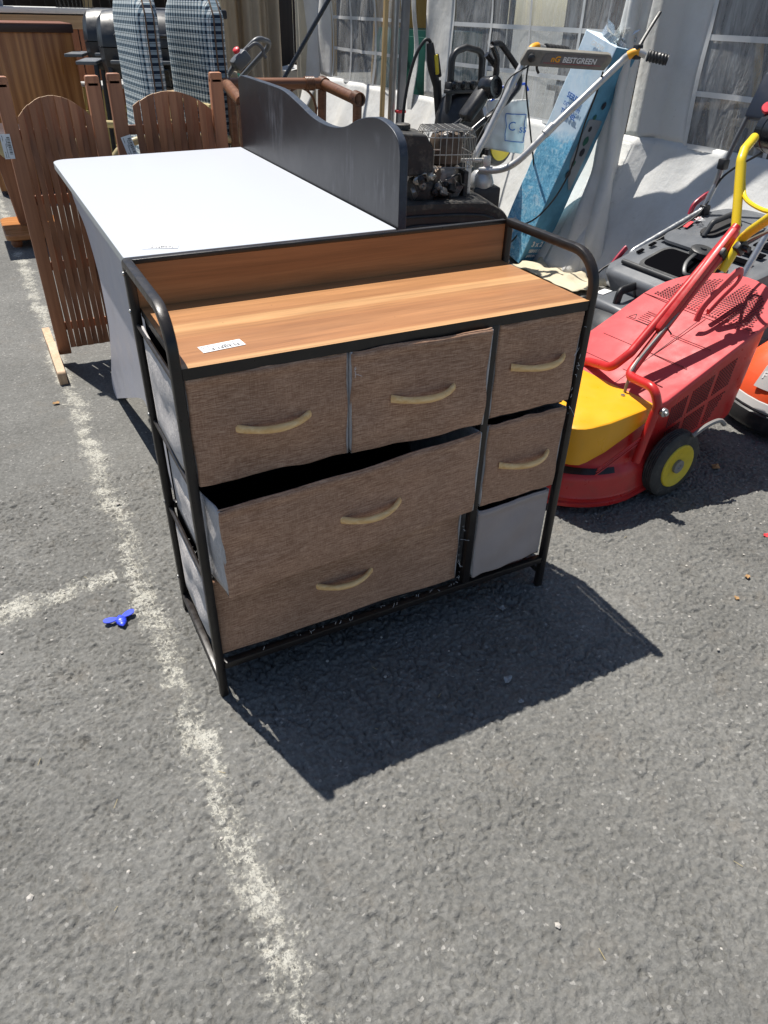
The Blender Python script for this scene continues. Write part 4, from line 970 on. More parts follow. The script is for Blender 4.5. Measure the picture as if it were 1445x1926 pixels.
g = MB(); g.tube(spl([(1.60, .37, .62), (1.75, .44, .60), (1.92, .48, .63), (2.05, .52, .67), (2.3, .6, .70)], 6), .005, 8); tag(g.build('loose_cable', M['cable'], None), 'black cable stretched over the red grass box', 'cable')

# ---------------------------------------------------------------- orange mower at the right edge
om = thing('lawn_mower', 'orange and black lawn mower cut off by the right edge', 'lawn mower', (2.13, .34, 0), R(-10))
def el(rx, ry, z, cx=0, n=32, p=.8): return [V((cx + rx * math.copysign(abs(math.cos(2 * math.pi * k / n)) ** p, math.cos(2 * math.pi * k / n)), ry * math.copysign(abs(math.sin(2 * math.pi * k / n)) ** p, math.sin(2 * math.pi * k / n)), z)) for k in range(n)]
g = MB(); g.loft([el(.235, .20, .03), el(.245, .205, .045), el(.24, .20, .085), el(.215, .185, .10)]); g.build('deck', M['black_plastic'], om, smooth=45)
g = MB(); g.loft([el(.232, .19, .092), el(.236, .193, .10), el(.226, .186, .122), el(.22, .18, .124)]); g.build('skirt_band', M['light_grey'], om, smooth=40)
g = MB(); g.loft([el(.222, .182, .124), el(.218, .178, .15), el(.205, .168, .185), el(.203, .166, .189), el(.18, .15, .225), el(.145, .13, .255), el(.09, .09, .272), el(.02, .02, .278)]); oh = g.build('engine_hood', M['orange_plastic'], om, smooth=30)
def hoodpt(u, v):   # badge patch on the camera side
    a = R(184 + 46 * u); z = .160 + .066 * v; r = 1.0 - max(0, (z - .15)) * 2.05
    return V((.226 * r * math.cos(a), .19 * r * math.sin(a) * 1.0, z)) * 1.0
g = MB(); g.grid(lambda u, v: hoodpt(u, v) * 1.012, 14, 6); g.build('badge', M['light_grey'], oh, smooth=180)
cpt = hoodpt(.06, .42) * 1.02; xd = hoodpt(.6, .42) - hoodpt(.06, .42); yd = hoodpt(.06, .95) - hoodpt(.06, .3)
text('badge_text', 'FERREX', .032, M['white_print'], oh, ROOT[om.name] @ cpt, ROOT[om.name].to_3x3() @ xd, ROOT[om.name].to_3x3() @ yd, bold=.0008)
wheel(om, (.12, -.215, .085), (0, -1, 0), .085, .045, 'black_plastic'); wheel(om, (-.12, .215, .085), (0, 1, 0), .085, .045, 'black_plastic')
wheel(om, (.12, .215, .085), (0, 1, 0), .085, .045, 'black_plastic'); wheel(om, (-.13, -.215, .07), (0, -1, 0), .07, .04, 'black_plastic')
g = MB(); g.tube(fillet([(.16, -.15, .12), (.24, -.15, .30), (.5, -.15, .75), (.5, .15, .75), (.24, .15, .30), (.16, .15, .12)], .05), .011, 10); g.build('handle', M['black_plastic'], om)

# ---------------------------------------------------------------- petrol tiller
til = thing('garden_tiller', 'dusty petrol tiller with caged engine, black fender and silver handlebars', 'tiller', (1.72, 2.0, 0), R(-15))
fp = [(v.x, v.y) for v in spl([(-.42, .20, 0), (-.40, .39, 0), (-.33, .455, 0), (-.15, .468, 0), (.06, .468, 0), (.15, .445, 0), (.205, .39, 0), (.228, .28, 0), (.228, .15, 0)], 5)]
def fr_ring(y, s): return [V((x * s, y, .15 + (z - .15) * s)) for x, z in fp + [(.21, .15), (.208, .28), (.185, .38), (.14, .425), (.06, .448), (-.15, .448), (-.33, .435), (-.385, .38), (-.40, .20)]]
g = MB(); g.loft([fr_ring(-.245, .985), fr_ring(-.235, 1.0), fr_ring(.40, 1.0), fr_ring(.41, .985)]); fd = g.build('fender', M['dusty_black'], til, smooth=40)
g = MB(); g.prism([(x * .98, z - .004) for x, z in fp] + [(.2, .15), (-.4, .15)], lambda a, b: V((a, -.238, b)), lambda a, b: V((a, -.228, b))); g.build('fender_side', M['black_plastic'], til, smooth=35)
for k, s in enumerate((.90, .78, .66)):
    g = MB(); g.tube([V((x * s, -.243, .13 + (z - .15) * s)) for x, z in fp[6:]], .006, 8); g.build('fender_rib', M['black_plastic'], fd)
W = lambda *p: V(p)
def wb(name, mat, par, c, size, r=.01, rot=(0, 0, R(-15)), seg=2):
    q = MB(); q.box(c, size, rot, r, seg); return q.build(name, M[mat], par, True, smooth=45)
wb('engine_block', 'engine_alu', til, (1.60, 1.97, .53), (.18, .18, .12), .02)
wb('crankcase', 'dusty_black', til, (1.52, 1.92, .50), (.11, .12, .10), .03)
g = MB(); g.lathe((1.61, 1.89, .535), (.25, -1, .25), [(.055, -.05), (.062, -.03), (.062, .0), (.055, .012), (.03, .016), (.028, .006), (.01, .006)], 28); g.build('fan_cover', M['exhaust'], til, True, smooth=40)
for k in range(5):
    g = MB(); g.box((1.665 + k * .008, 1.93, .47), (.003, .12, .10), (0, .5, R(-15))); g.build('cooling_fin', M['engine_alu'], til, True)
g = MB(); tk = [(-.09, 0), (.09, 0), (.09, .10), (.055, .155), (-.075, .165), (-.09, .14)]
Rt = Matrix.Rotation(R(-15), 3, 'Z'); g.prism(tk, lambda a, b: Rt @ V((a, -.10, b)) + V((1.475, 1.97, .565)), lambda a, b: Rt @ V((a, .10, b)) + V((1.475, 1.97, .565))); g.build('fuel_tank', M['dusty_black'], til, True, smooth=30, bev=.008)
g = MB(); g.lathe((1.46, 1.99, .728), (0, 0, 1), [(.032, 0), (.032, .018), (.026, .022), (.01, .022)], 24); g.build('fuel_cap', M['dusty_black'], til, True, smooth=40)
g = MB(); g.beam((1.40, 1.89, .668), (1.565, 1.85, .664), .004, .004); g.build('tank_seam', M['wire'], til, True)
# exhaust with wire guard
rr = random.Random(21)
for k in range(16):
    c = V((1.46 + .20 * rr.random(), 1.83 + .06 * rr.random(), .475 + .09 * rr.random())); q = MB()
    if k % 3 == 0: q.lathe(c, (rr.uniform(-1, 1), -1, rr.uniform(-.5, .5)), [(.012, 0), (.016, .006), (.016, .02), (.009, .024), (.007, .034)], 12)
    elif k % 3 == 1: q.box(c, (.02 + .03 * rr.random(), .03, .014 + .02 * rr.random()), (rr.random(), rr.random(), rr.random()), r=.003)
    else: q.tube(spl([c, c + V((.03, -.012, .01)), c + V((.05, .0, -.03)), c + V((.08, .02, -.04))], 4), .0045, 8)
    q.build('engine_fitting', M[('engine_alu', 'dusty_black', 'cable', 'wire')[k % 4]], til, True, smooth=40)
g = MB(); g.lathe((1.655, 1.955, .585), (0, 0, 1), [(.05, 0), (.07, .015), (.07, .10), (.06, .125), (.02, .13)], 20); g.build('muffler', M['exhaust'], til, True, smooth=40)
g = MB(); rr = random.Random(4)
for k in range(9): g.lathe((1.60 + rr.random() * .11, 1.90 + rr.random() * .11, .70 + rr.random() * .012), (rr.uniform(-.4, .4), rr.uniform(-.4, .4), 1), [(.012, 0), (.016, .005), (.012, .012), (.004, .013)], 10)
g.build('cylinder_head_bolts', M['engine_alu'], til, True, smooth=40)
cg = MB(); cc = V((1.655, 1.955, .66)); ex, ey = Rt @ V((1, 0, 0)), Rt @ V((0, 1, 0)); hx_, hy_, hz_ = .105, .10, .075
def cpt_(a, b, z): return cc + ex * a * hx_ + ey * b * hy_ + V((0, 0, z))
def loop(z, s=1.0): return fillet([cpt_(s, 0, z), cpt_(s, s, z), cpt_(-s, s, z), cpt_(-s, -s, z), cpt_(s, -s, z), cpt_(s, -.01, z)], .03, 4)
for z in (.072, .045, -.02, -.07): cg.tube(loop(z, 1.0 if z < .06 else .9), .0022, 6)
for k in range(9):
    a = -1 + 2 * k / 8
    for b in (-1, 1):
        if abs(a) < .98: cg.tube([cpt_(a, b, -.07), cpt_(a, b, .045), cpt_(a * .9, b * .9, .072)], .0019, 6)
        cg.tube([cpt_(b, a * .9, -.07), cpt_(b, a * .9, .045), cpt_(b * .9, a * .8, .072)], .0019, 6)
for k in range(6):
    a = -.8 + 1.6 * k / 5; cg.tube([cpt_(a, -.9, .072), cpt_(a, .9, .075)], .0019, 6); cg.tube([cpt_(-.9, a, .074), cpt_(.9, a, .074)], .0019, 6)
cg.build('engine_guard', M['wire'], til, True)
wb('clutch_plate', 'dusty_black', til, (1.735, 1.94, .49), (.02, .16, .16), .004); g = MB(); g.beam((1.76, 1.92, .43), (1.765, 1.93, .60), .03, .012, .003); g.build('bracket', M['silver'], til, True)
# handle column
g = MB(); g.lathe((1.90, 2.02, .47), (0, 0, 1), [(.055, 0), (.06, .02), (.05, .05), (.035, .07), (.02, .075)], 24); g.build('handle_mount', M['silver'], til, True, smooth=40)
wb('handle_base', 'black_plastic', til, (1.92, 2.03, .43), (.13, .14, .09), .008); wb('clamp_arm', 'silver', til, (1.84, 2.02, .585), (.14, .02, .016), .004); wb('clamp_block', 'silver', til, (1.905, 2.0, .575), (.035, .035, .06), .004)
g = MB(); g.cyl((1.905, 2.0, .60), (1.905, 2.0, .63), .010); g.build('clamp_bolt', M['black_plastic'], til, True)
na = [(1.867, 2.000, .545), (1.949, 1.950, .551), (2.010, 1.900, .593), (2.122, 1.860, .709), (2.293, 1.820, .865), (2.404, 1.790, .970), (2.429, 1.770, 1.000), (2.450, 1.740, 1.015), (2.475, 1.715, 1.006)]
fa = [(1.876, 2.050, .57), (1.884, 2.050, .608), (1.928, 2.050, .678), (1.986, 2.050, .783), (2.044, 2.050, .885), (2.089, 2.050, .959), (2.122, 2.060, .999), (2.161, 2.070, 1.018), (2.220, 2.09, 1.010)]
for p, gr, acc in ((na, [(2.480, 1.71, 1.004), (2.547, 1.660, .990)], 7), (fa, [(2.23, 2.093, 1.009), (2.391, 2.140, .997)], 7)):
    g = MB(); g.tube(spl(p, 5), .0155, 12); hb = g.build('handlebar', M['silver'], til, True, smooth=60)
    a0, a1 = V(gr[0]), V(gr[1]); d = (a1 - a0); q = MB()
    q.tube([a0 + d * (k / 20) for k in range(21)], lambda t: .021 + .0025 * math.sin(t * 38), 14); q.build('grip', M['black_plastic'], hb, True, smooth=60)
    q = MB(); q.tube(spl(p, 5)[-11:-4], .0175, 12); q.build('amber_band', M['orange_accent'], hb, True, smooth=60)
g = MB(); g.lathe((2.11, 1.862, .70), (.47, -.1, .45), [(.019, 0), (.019, .05)], 14); g.build('joint_sleeve', M['silver'], til, True)
# name plate between the bars
pa, pb = V((2.075, 2.03, .985)), V((2.385, 1.84, .975)); dx = (pb - pa).normalized(); up = V((-.12, -.20, .97)); up = (up - dx * up.dot(dx)).normalized(); nn = dx.cross(up)
def pp(a, b, c): return pa + dx * a + up * b + nn * c
L = (pb - pa).length
g = MB(); g.prism(round_poly([(-.02, -.035), (L - .01, -.035), (L + .03, .028), (.01, .03)], [.01, .006, .02, .012], 3), lambda a, b: pp(a, b, .006), lambda a, b: pp(a, b, -.03)); pn = g.build('name_panel', M['plate'], til, True, smooth=35, bev=.003)
g = MB(); g.prism(round_poly([(.07, -.024), (L - .03, -.022), (L - .005, .018), (.09, .018)], .004, 2), lambda a, b: pp(a, b, .0085), lambda a, b: pp(a, b, .0065)); g.build('label_plate', M['plate_label'], pn, True, smooth=30)
text('name_text', 'BESTGREEN', .030, M['white_print'], pn, pp(.165, -.012, .0092), dx, up, shear=.25, bold=.0007, sx=.92)
text('name_mark', 'nG', .032, M['orange_accent'], pn, pp(.115, -.012, .0092), dx, up, shear=.2, bold=.001)
g = MB(); g.beam(pp(.085, -.018, .0092), pp(L - .03, -.017, .0092), .0022, .001); g.build('red_line', M['red_print'], pn, True)
g = MB(); g.lathe(pp(.03, .0, .006), nn, [(.016, 0), (.016, .02), (.010, .026), (.003, .027)], 18); g.build('knob', M['black_plastic'], pn, True, smooth=40)
g = MB(); g.tube(spl([(2.452, 1.745, 1.03), (2.50, 1.765, 1.075), (2.56, 1.79, 1.128), (2.592, 1.802, 1.156)], 4), 1, prof=rrect(.016, .011, .004)); g.build('clutch_lever', M['black_plastic'], til, True, smooth=50)
g = MB(); g.box((2.452, 1.745, 1.015), (.035, .03, .055), r=.007); g.build('lever_mount', M['black_plastic'], til, True, smooth=45)
g = MB(); g.tube(spl([pp(.06, -.03, 0), pp(.065, -.05, -.01), pp(.075, -.066, -.012)], 4), .006, 8); g.build('gear_lever', M['black_plastic'], til, True)
g = MB(); g.tube(spl([(2.33, 1.80, .94), (2.34, 1.83, .86), (2.36, 1.90, .72), (2.39, 1.98, .52), (2.36, 2.06, .35), (2.26, 2.12, .25), (2.0, 2.1, .30)], 7), .0042, 8); g.build('control_cable', M['cable'], til, True)
g = MB(); g.tube(spl([(2.10, 2.02, .95), (2.02, 2.05, .90), (1.96, 2.02, .82), (1.85, 1.98, .70), (1.80, 1.97, .62)], 7), .0034, 8); g.build('control_cable', M['cable'], til, True)
for k in range(2):
    g = MB(); g.lathe((1.72 + (.12 if k else -.1), 2.02 + (.2 if k else -.02), .16), (.26, .966, 0), [(.03, -.02), (.15, -.012), (.16, 0), (.15, .012), (.03, .02)], 20); g.build('tine', M['dusty_black'], til, True)

# ---------------------------------------------------------------- black electric tool handle and body behind the tiller
bt = thing('electric_scarifier', 'black electric garden machine with curved handlebars behind the caged engine', 'scarifier', (2.0, 2.5, 0))
g = MB(); g.loft([[V((2.0 + .2 * s * math.cos(a), 2.52 + .16 * s * math.sin(a), z)) for a in [2 * math.pi * k / 24 for k in range(24)]] for s, z in ((.9, .04), (1, .06), (1, .16), (.85, .24), (.5, .28), (.05, .29))]); g.build('body', M['black_plastic'], bt, True, smooth=45)
for pts in ([(1.96, 2.52, .25), (2.023, 2.50, .654), (2.155, 2.45, .750), (2.190, 2.40, .868), (2.178, 2.38, .957), (2.128, 2.36, 1.012)], [(1.90, 2.40, .25), (1.982, 2.33, .624), (2.068, 2.33, .684), (2.228, 2.33, .783), (2.294, 2.33, .850), (2.278, 2.34, .916), (2.172, 2.36, 1.022), (2.128, 2.36, 1.014)], [(2.145, 2.45, .80), (2.199, 2.42, .865), (2.217, 2.42, .911), (2.140, 2.42, .972)]):
    g = MB(); g.tube(fillet(pts, .05), .0135, 12); g.build('handlebar', M['black_gloss'], bt, True, smooth=60)
g = MB(); g.beam((2.04, 2.42, .70), (2.16, 2.42, .84), .085, .06, .02); g.build('switch_box', M['black_plastic'], bt, True, smooth=45)
g = MB(); g.lathe((2.165, 2.40, .835), (.3, -1, .15), [(.048, -.04), (.05, -.035), (.05, .035), (.047, .04), (.035, .04), (.033, .03), (.006, .03)], 26); g.build('socket', M['black_gloss'], bt, True, smooth=40)
g = MB(); g.box((2.125, 2.32, .718), (.05, .03, .03), (0, -.5, 0), r=.005); g.build('clamp', M['black_plastic'], bt, True)
g = MB(); g.tube(spl([(2.10, 2.44, .72), (2.03, 2.42, .70), (1.99, 2.42, .62), (1.97, 2.44, .5), (1.98, 2.48, .3)], 6), .0038, 8); g.build('cable', M['cable'], bt, True)
g = MB(); g.tube(spl([(2.335, 2.34, .94), (2.33, 2.33, .84), (2.368, 2.30, .641), (2.410, 2.28, .440), (2.40, 2.28, .256), (2.34, 2.30, .12), (2.2, 2.35, .03)], 7), .0042, 8); g.build('cable', M['cable'], bt, True)

# ---------------------------------------------------------------- pressure washer with lance
pw = thing('pressure_washer', 'black and yellow pressure washer with spray lance against the tent', 'pressure washer', (2.28, 2.75, 0))
g = MB(); g.tube(fillet([(2.112, 2.70, .45), (2.122, 2.70, .965), (2.20, 2.70, .988), (2.305, 2.70, .97), (2.325, 2.70, .45)], [.05, .0, .05], 6), 1, prof=rrect(.030, .034, .011), up=V((0, 1, 0))); g.build('frame_handle', M['black_plastic'], pw, True, smooth=50)
g = MB(); g.box((2.22, 2.70, .815), (.24, .06, .05), r=.012); g.box((2.22, 2.69, .795), (.26, .05, .02), r=.006); g.build('accessory_rack', M['black_plastic'], pw, True, smooth=45)
for k in range(4):
    g = MB(); g.lathe((2.13 + .055 * k, 2.672, .815), (0, -.3, 1), [(.012, -.01), (.017, 0), (.017, .022), (.010, .03)], 12); g.build('nozzle', M['black_gloss'], pw, True, smooth=45)
g = MB(); g.loft([[V((2.22 + .15 * s * math.cos(a), 2.74 + .13 * s * math.sin(a), z)) for a in [2 * math.pi * k / 28 for k in range(28)]] for s, z in ((.85, .06), (1, .10), (1.0, .55), (.9, .68), (.7, .76), (.4, .785))]); g.build('body', M['black_plastic'], pw, True, smooth=45)
for yy, xx, r_ in ((2.66, 2.425, .135),):
    g = MB(); g.lathe((xx, yy, .565), (.35, -1, 0), [(.02, -.025), (r_ * .95, -.025), (r_, -.012), (r_, .012), (r_ * .95, .025), (r_ * .8, .028)], 36); hr = g.build('hose_reel', M['black_plastic'], pw, True, smooth=45)
    g = MB(); g.lathe((xx, yy, .565), (.35, -1, 0), [(.02, .026), (r_ * .78, .028), (r_ * .78, .034), (.03, .036)], 32); g.build('reel_face', M['washer_yellow'], hr, True, smooth=45)
g = MB(); g.tube(spl([(1.95, 2.88, .30), (1.956, 2.90, .609), (1.974, 2.90, .785), (2.004, 2.88, .930), (2.045, 2.865, 1.004), (2.07, 2.86, 1.014), (2.085, 2.86, 1.0)], 7), .0085, 10); g.build('hose', M['cable'], pw, True, smooth=60)
gunp = [V(p) for p in ((2.080, 2.86, 1.0), (2.088, 2.86, .96), (2.098, 2.86, .90), (2.118, 2.86, .85), (2.136, 2.86, .80))]
g = MB(); g.tube(spl(gunp, 5), lambda t: .018 + .006 * math.sin(t * 3), 12); g.box((2.135, 2.86, .90), (.022, .03, .11), (0, -.25, 0), r=.008); g.build('spray_gun', M['black_plastic'], pw, True, smooth=50)
g = MB(); g.beam((2.108, 2.838, .95), (2.122, 2.838, .86), .022, .012, .005); g.build('trigger', M['washer_yellow'], pw, True, smooth=45)
g = MB(); g.tube([(2.134, 2.86, .83), (2.168, 2.86, .62), (2.20, 2.86, .10)], lambda t: .023 - .004 * t, 12); g.build('lance', M['black_plastic'], pw, True, smooth=50)
# white bag hanging on it
bag = thing('carrier_bag', 'white plastic bag with blue framed print beside the pressure washer', 'bag', (2.43, 2.56, .5))
def bagf(u, v, s):
    x = 2.255 + .215 * u; z = .545 + .225 * v - .03 * u * (1 - v); b = .045 * math.sin(math.pi * min(1, max(0, u))) * (1 - .55 * v) + .014 * noise.noise(V((u * 5, v * 5, s)))
    return V((x, 2.545 - (.07 * u) + s * b, z))
g = MB(); g.grid(lambda u, v: bagf(u, v, -1), 20, 20); g.grid(lambda u, v: bagf(u, v, 1), 20, 20); g.build('bag_body', M['bag_white'], bag, True, smooth=180, solid=.001)
def bq(u, v): return bagf(u, v, -1) + V((-.001, -.006, 0))
g = MB()
fr4 = [(.40, .22), (.93, .22), (.93, .74), (.40, .74), (.40, .22)]
for (a0, b0), (a1, b1) in zip(fr4, fr4[1:]): g.tube([bq(a0 + (a1 - a0) * k / 8, b0 + (b1 - b0) * k / 8) for k in range(9)], .0022, 5)
g.build('print_frame', M['blue_print'], bag, True)
text('bag_text', 'C', .06, M['blue_print'], bag, bq(.44, .42) + V((0, -.006, 0)), (1, -.33, 0), (0, 0, 1)); text('bag_text', 'ss', .055, M['blue_print'], bag, bq(.72, .40) + V((0, -.006, 0)), (1, -.33, 0), (0, 0, 1))
g = MB(); g.tube(fillet([(2.265, 2.53, .765), (2.30, 2.525, .785), (2.305, 2.525, .815), (2.33, 2.52, .828)], .01), .006, 8); g.tube(fillet([(2.40, 2.51, .835), (2.45, 2.50, .84), (2.47, 2.495, .81)], .012), .006, 8); g.build('blue_clip', M['blue_clip'], bag, True)

# ---------------------------------------------------------------- long blue carton leaning on the tent
B0, B1 = V((2.415, 2.345, .03)), V((2.580, 2.050, 1.045)); ax = (B1 - B0).normalized(); Lb = (B1 - B0).length
cart = thing('blue_carton', 'long blue printed greenhouse carton leaning against the tent wall', 'box', tuple(B0))
s1 = V((-.97, -.10, 0)); s1 = (s1 - ax * s1.dot(ax)).normalized()            # lit front face normal
e1 = ax.cross(s1).normalized(); e1 = e1 if e1.y < 0 else -e1                  # towards the right-hand face
hw, hd_ = .105, .080
def bp_(a, b, c): return B0 + ax * a + e1 * b + s1 * c
def bring(t, k=1.0):
    w1 = .004 * noise.noise(V((t * 6, 1, 1))); return [bp_(t, sx * (hw * k + w1), sy * (hd_ * k + w1)) for sx, sy in ((-1, 1), (1, 1), (1, -1), (-1, -1))]
g = MB(); g.loft([bring(Lb * q / 24) for q in range(25)])
cb = g.build('carton_body', [M['blue_box'], M['blue_box_side']], cart, True, smooth=30, bev=.004)
ROOT_c = V(B0)
for p in cb.data.polygons:
    if p.normal.dot(e1) > .7: p.material_index = 1
g = MB(); rr = random.Random(8); top_c = bp_(Lb, .03, 0)
for k in range(44):
    a_ = rr.random() * 6.28; p = top_c + V((rr.uniform(-.05, .05), rr.uniform(-.05, .05), rr.uniform(-.03, .03))); q = V((rr.uniform(-1, 1), rr.uniform(-1, 1), rr.uniform(-1, 1))) * .045; w_ = V((rr.uniform(-1, 1), rr.uniform(-1, 1), rr.uniform(-1, 1))) * .034
    g.add([p, p + q, p + q + w_, p + w_ * 1.2], [(0, 1, 2), (0, 2, 3)])
g.build('torn_wrapping', M['foil'], cart, True, smooth=0)
def ptxt(s, size, a, b, mat='white_print', side=0, **k):
    if side == 0: text('carton_text', s, size, M[mat], cart, bp_(a, b, hd_ + .0055), e1, ax, extrude=.0004, **k)
    else: text('carton_text', s, size, M[mat], cart, bp_(a, hw + .0055, -b), -s1, ax, extrude=.0004, **k)
ptxt('SERRE', .034, .80, -.050, 'blue_print', bold=.0008); ptxt('DE JARDIN', .024, .765, -.052, 'blue_print'); ptxt('TUNNEL', .028, .730, -.050, 'blue_print', bold=.0008)
ptxt('GROW', .026, 1.03, -.04, 'white_print', bold=.0006); ptxt('GROW', .034, .165, -.055, 'white_print', bold=.001)
ptxt('6mm', .026, .19, -.045, 'white_print', 1); ptxt('3 x 2', .040, .105, -.05, 'white_print', 1, bold=.0015); ptxt('SERRE DE', .024, .070, -.05, 'white_print', 1, bold=.0008); ptxt('JARDIN TUNNEL', .020, .042, -.052, 'white_print', 1, bold=.0006)
rr = random.Random(6)
for k in range(7):
    a0 = .50 + .055 * k; c = bp_(a0, hw + .0052, rr.uniform(-.01, .03)); n_ = 10; r_ = rr.uniform(.012, .022); g = MB()
    pts_ = [c + (ax * math.cos(6.283 * q / n_) * r_ * rr.uniform(.8, 1.2) + s1 * math.sin(6.283 * q / n_) * r_ * .8) for q in range(n_)]
    g.add(pts_ + [p_ + e1 * .0005 for p_ in pts_], [tuple(range(n_)), tuple(range(n_, 2 * n_))] + [(q, (q + 1) % n_, n_ + (q + 1) % n_, n_ + q) for q in range(n_)]); g.build('printed_icon', M['green_dark'] if k % 2 else M['navy_plain'], cart, True, smooth=0)
g = MB(); o = round_poly([(.43, -.056), (.80, -.056), (.80, .058), (.60, .058), (.50, .0)], .01, 3); g.prism([(a, b) for a, b in o], lambda a, b: bp_(a * .98 - .02, hw + .0030, b * .85), lambda a, b: bp_(a * .98 - .02, hw + .0038, b * .85)); g.build('pale_print_area', M['grey_tub'], cart, True, smooth=0)

# ---------------------------------------------------------------- left background: furniture behind the gates
cab = thing('cabinet', 'tall varnished pine cabinet with red brown top at the left edge', 'cabinet', (.28, 5.3, 0))
g = MB(); g.box((0, 0, .50), (.66, .56, .94), r=.003); g.build('carcass', M['cabinet_wood'], cab)
g = MB(); g.box((0, -.005, .9825), (.68, .585, .045), r=.003); cd = g.build('cornice', M['cabinet_dark'], cab)
g = MB(); g.box((0, -.005, 1.008), (.675, .58, .006)); g.build('top_board', M['cabinet_top'], cab)
g = MB(); g.box((0, 0, .015), (.6, .5, .03)); g.build('plinth', M['cabinet_dark'], cab)
ped = thing('pedestal_table', 'dark brown wooden pedestal table with orange base slab, left edge', 'table', (-.02, 3.80, 0))
g = MB(); g.prism(round_poly([(-.10, -.24), (.20, -.24), (.20, .22), (-.10, .22)], [.05, .05, .05, .05]), lambda a, b: V((a, b, .075)), lambda a, b: V((a, b, .045))); g.build('base_slab', M['orange_wood'], ped, smooth=35, bev=.006)
for x, y in ((-.05, -.17), (.14, -.17), (-.05, .15), (.14, .15)):
    g = MB(); g.lathe((x, y, 0), (0, 0, 1), [(.022, 0), (.03, .015), (.028, .035), (.02, .044)], 14); g.build('bun_foot', M['red_brown'], ped, smooth=45)
g = MB(); g.box((.05, .0, .31), (.16, .030, .47), (0, -.12, 0), r=.004); g.build('upright_board', M['red_brown'], ped)
g = MB(); g.box((-.005, .12, .31), (.05, .10, .47), (0, -.10, 0), r=.004); g.build('upright_board', M['red_brown'], ped)
g = MB(); g.box((-.03, .0, .555), (.30, .42, .025), r=.004); g.build('table_top', M['cabinet_dark'], ped)
g = MB(); g.lathe((.02, -.16, .49), (0, -1, .1), [(.03, -.10), (.048, -.09), (.048, .03), (.044, .035), (.02, .035)], 24); g.build('cane_roll', M['cane_pale'], ped, smooth=40)

def cane_chair(name, label, loc, rz):
    t = thing(name, label, 'chair', loc, rz, 'pale cane armchairs')
    for s in (-1, 1):
        g = MB(); g.tube(spl([(-.30, s * .25, 0), (-.30, s * .26, .35), (-.28, s * .27, .55), (-.15, s * .28, .63), (.05, s * .27, .60), (.20, s * .25, .55)], 6), .017, 10); g.build('arm_loop', M['cane_pale'], t, smooth=60)
        g = MB(); g.tube([(.20, s * .25, 0), (.21, s * .25, .45), (.23, s * .24, .74)], .016, 10); g.build('back_leg', M['cane_pale'], t, smooth=60)
        g = MB(); g.tube([(-.30, s * .25, .34), (.21, s * .25, .34)], .014, 8); g.build('seat_rail', M['cane_pale'], t)
    g = MB(); g.box((-.05, 0, .35), (.50, .50, .02), r=.006); g.build('seat', M['cane_pale'], t)
    g = MB(); g.tube([(.23, -.24, .74), (.23, .24, .74)], .014, 8); g.build('top_rail', M['cane_pale'], t)
    return t
ca = cane_chair('cane_armchair', 'pale cane armchair under the smaller checked cushion', (.62, 3.02, 0), R(8))
dup(ca, (.90, 3.02, 0), R(8), 'pale cane armchair under the larger checked cushion')
def cushion(label, c, w, h, th, rz, lean):
    t = thing('chair_cushion', label, 'cushion', c, rz, 'checked high-back cushions')
    def f(u, v, s):   # width along local x, height z, thickness y
        e = (1 - abs(2 * u - 1) ** 6) * (1 - abs(2 * v - 1) ** 10); q = .5 + .5 * abs(math.cos(v * math.pi * h / .045)) * .35
        rw = w * .5 * (1 if v < .84 else 1 - .42 * ((v - .84) / .16) ** 1.3)
        z = h * v; return V(((2 * u - 1) * rw, s * (th / 2 * (.35 + .65 * e ** .5) + .006 * e * q) + lean * z + .02 * math.sin(v * 5), z + .01 * math.sin(3 * u)))
    g = MB(); g.grid(lambda u, v: f(u, v, -1), 24, 70); g.build('front_cover', M['plaid'], t, smooth=180)
    g = MB(); g.grid(lambda u, v: f(u, v, 1), 24, 70); g.build('back_cover', M['plaid'], t, smooth=180)
    for u in (0, 1):
        g = MB(); g.grid(lambda a, v: f(u, v, 2 * a - 1), 4, 70); g.build('side_strip', M['plaid'], t, smooth=180)
    for s in (-1, 1):
        g = MB(); g.tube([f(0, k / 40, s) for k in range(41)] + [f(k / 10, 1, s) for k in range(11)] + [f(1, 1 - k / 40, s) for k in range(41)], .0034, 6); g.build('piping', M['tape_brown'], t, smooth=60)
    return t
cushion('smaller checked blue white cushion on the left cane chair', (.575, 3.03, .36), .50, .86, .10, R(-90 + 3), .10)
cushion('larger checked blue white cushion on the right cane chair', (.845, 3.03, .36), .52, .86, .10, R(-90 + 9), .10)

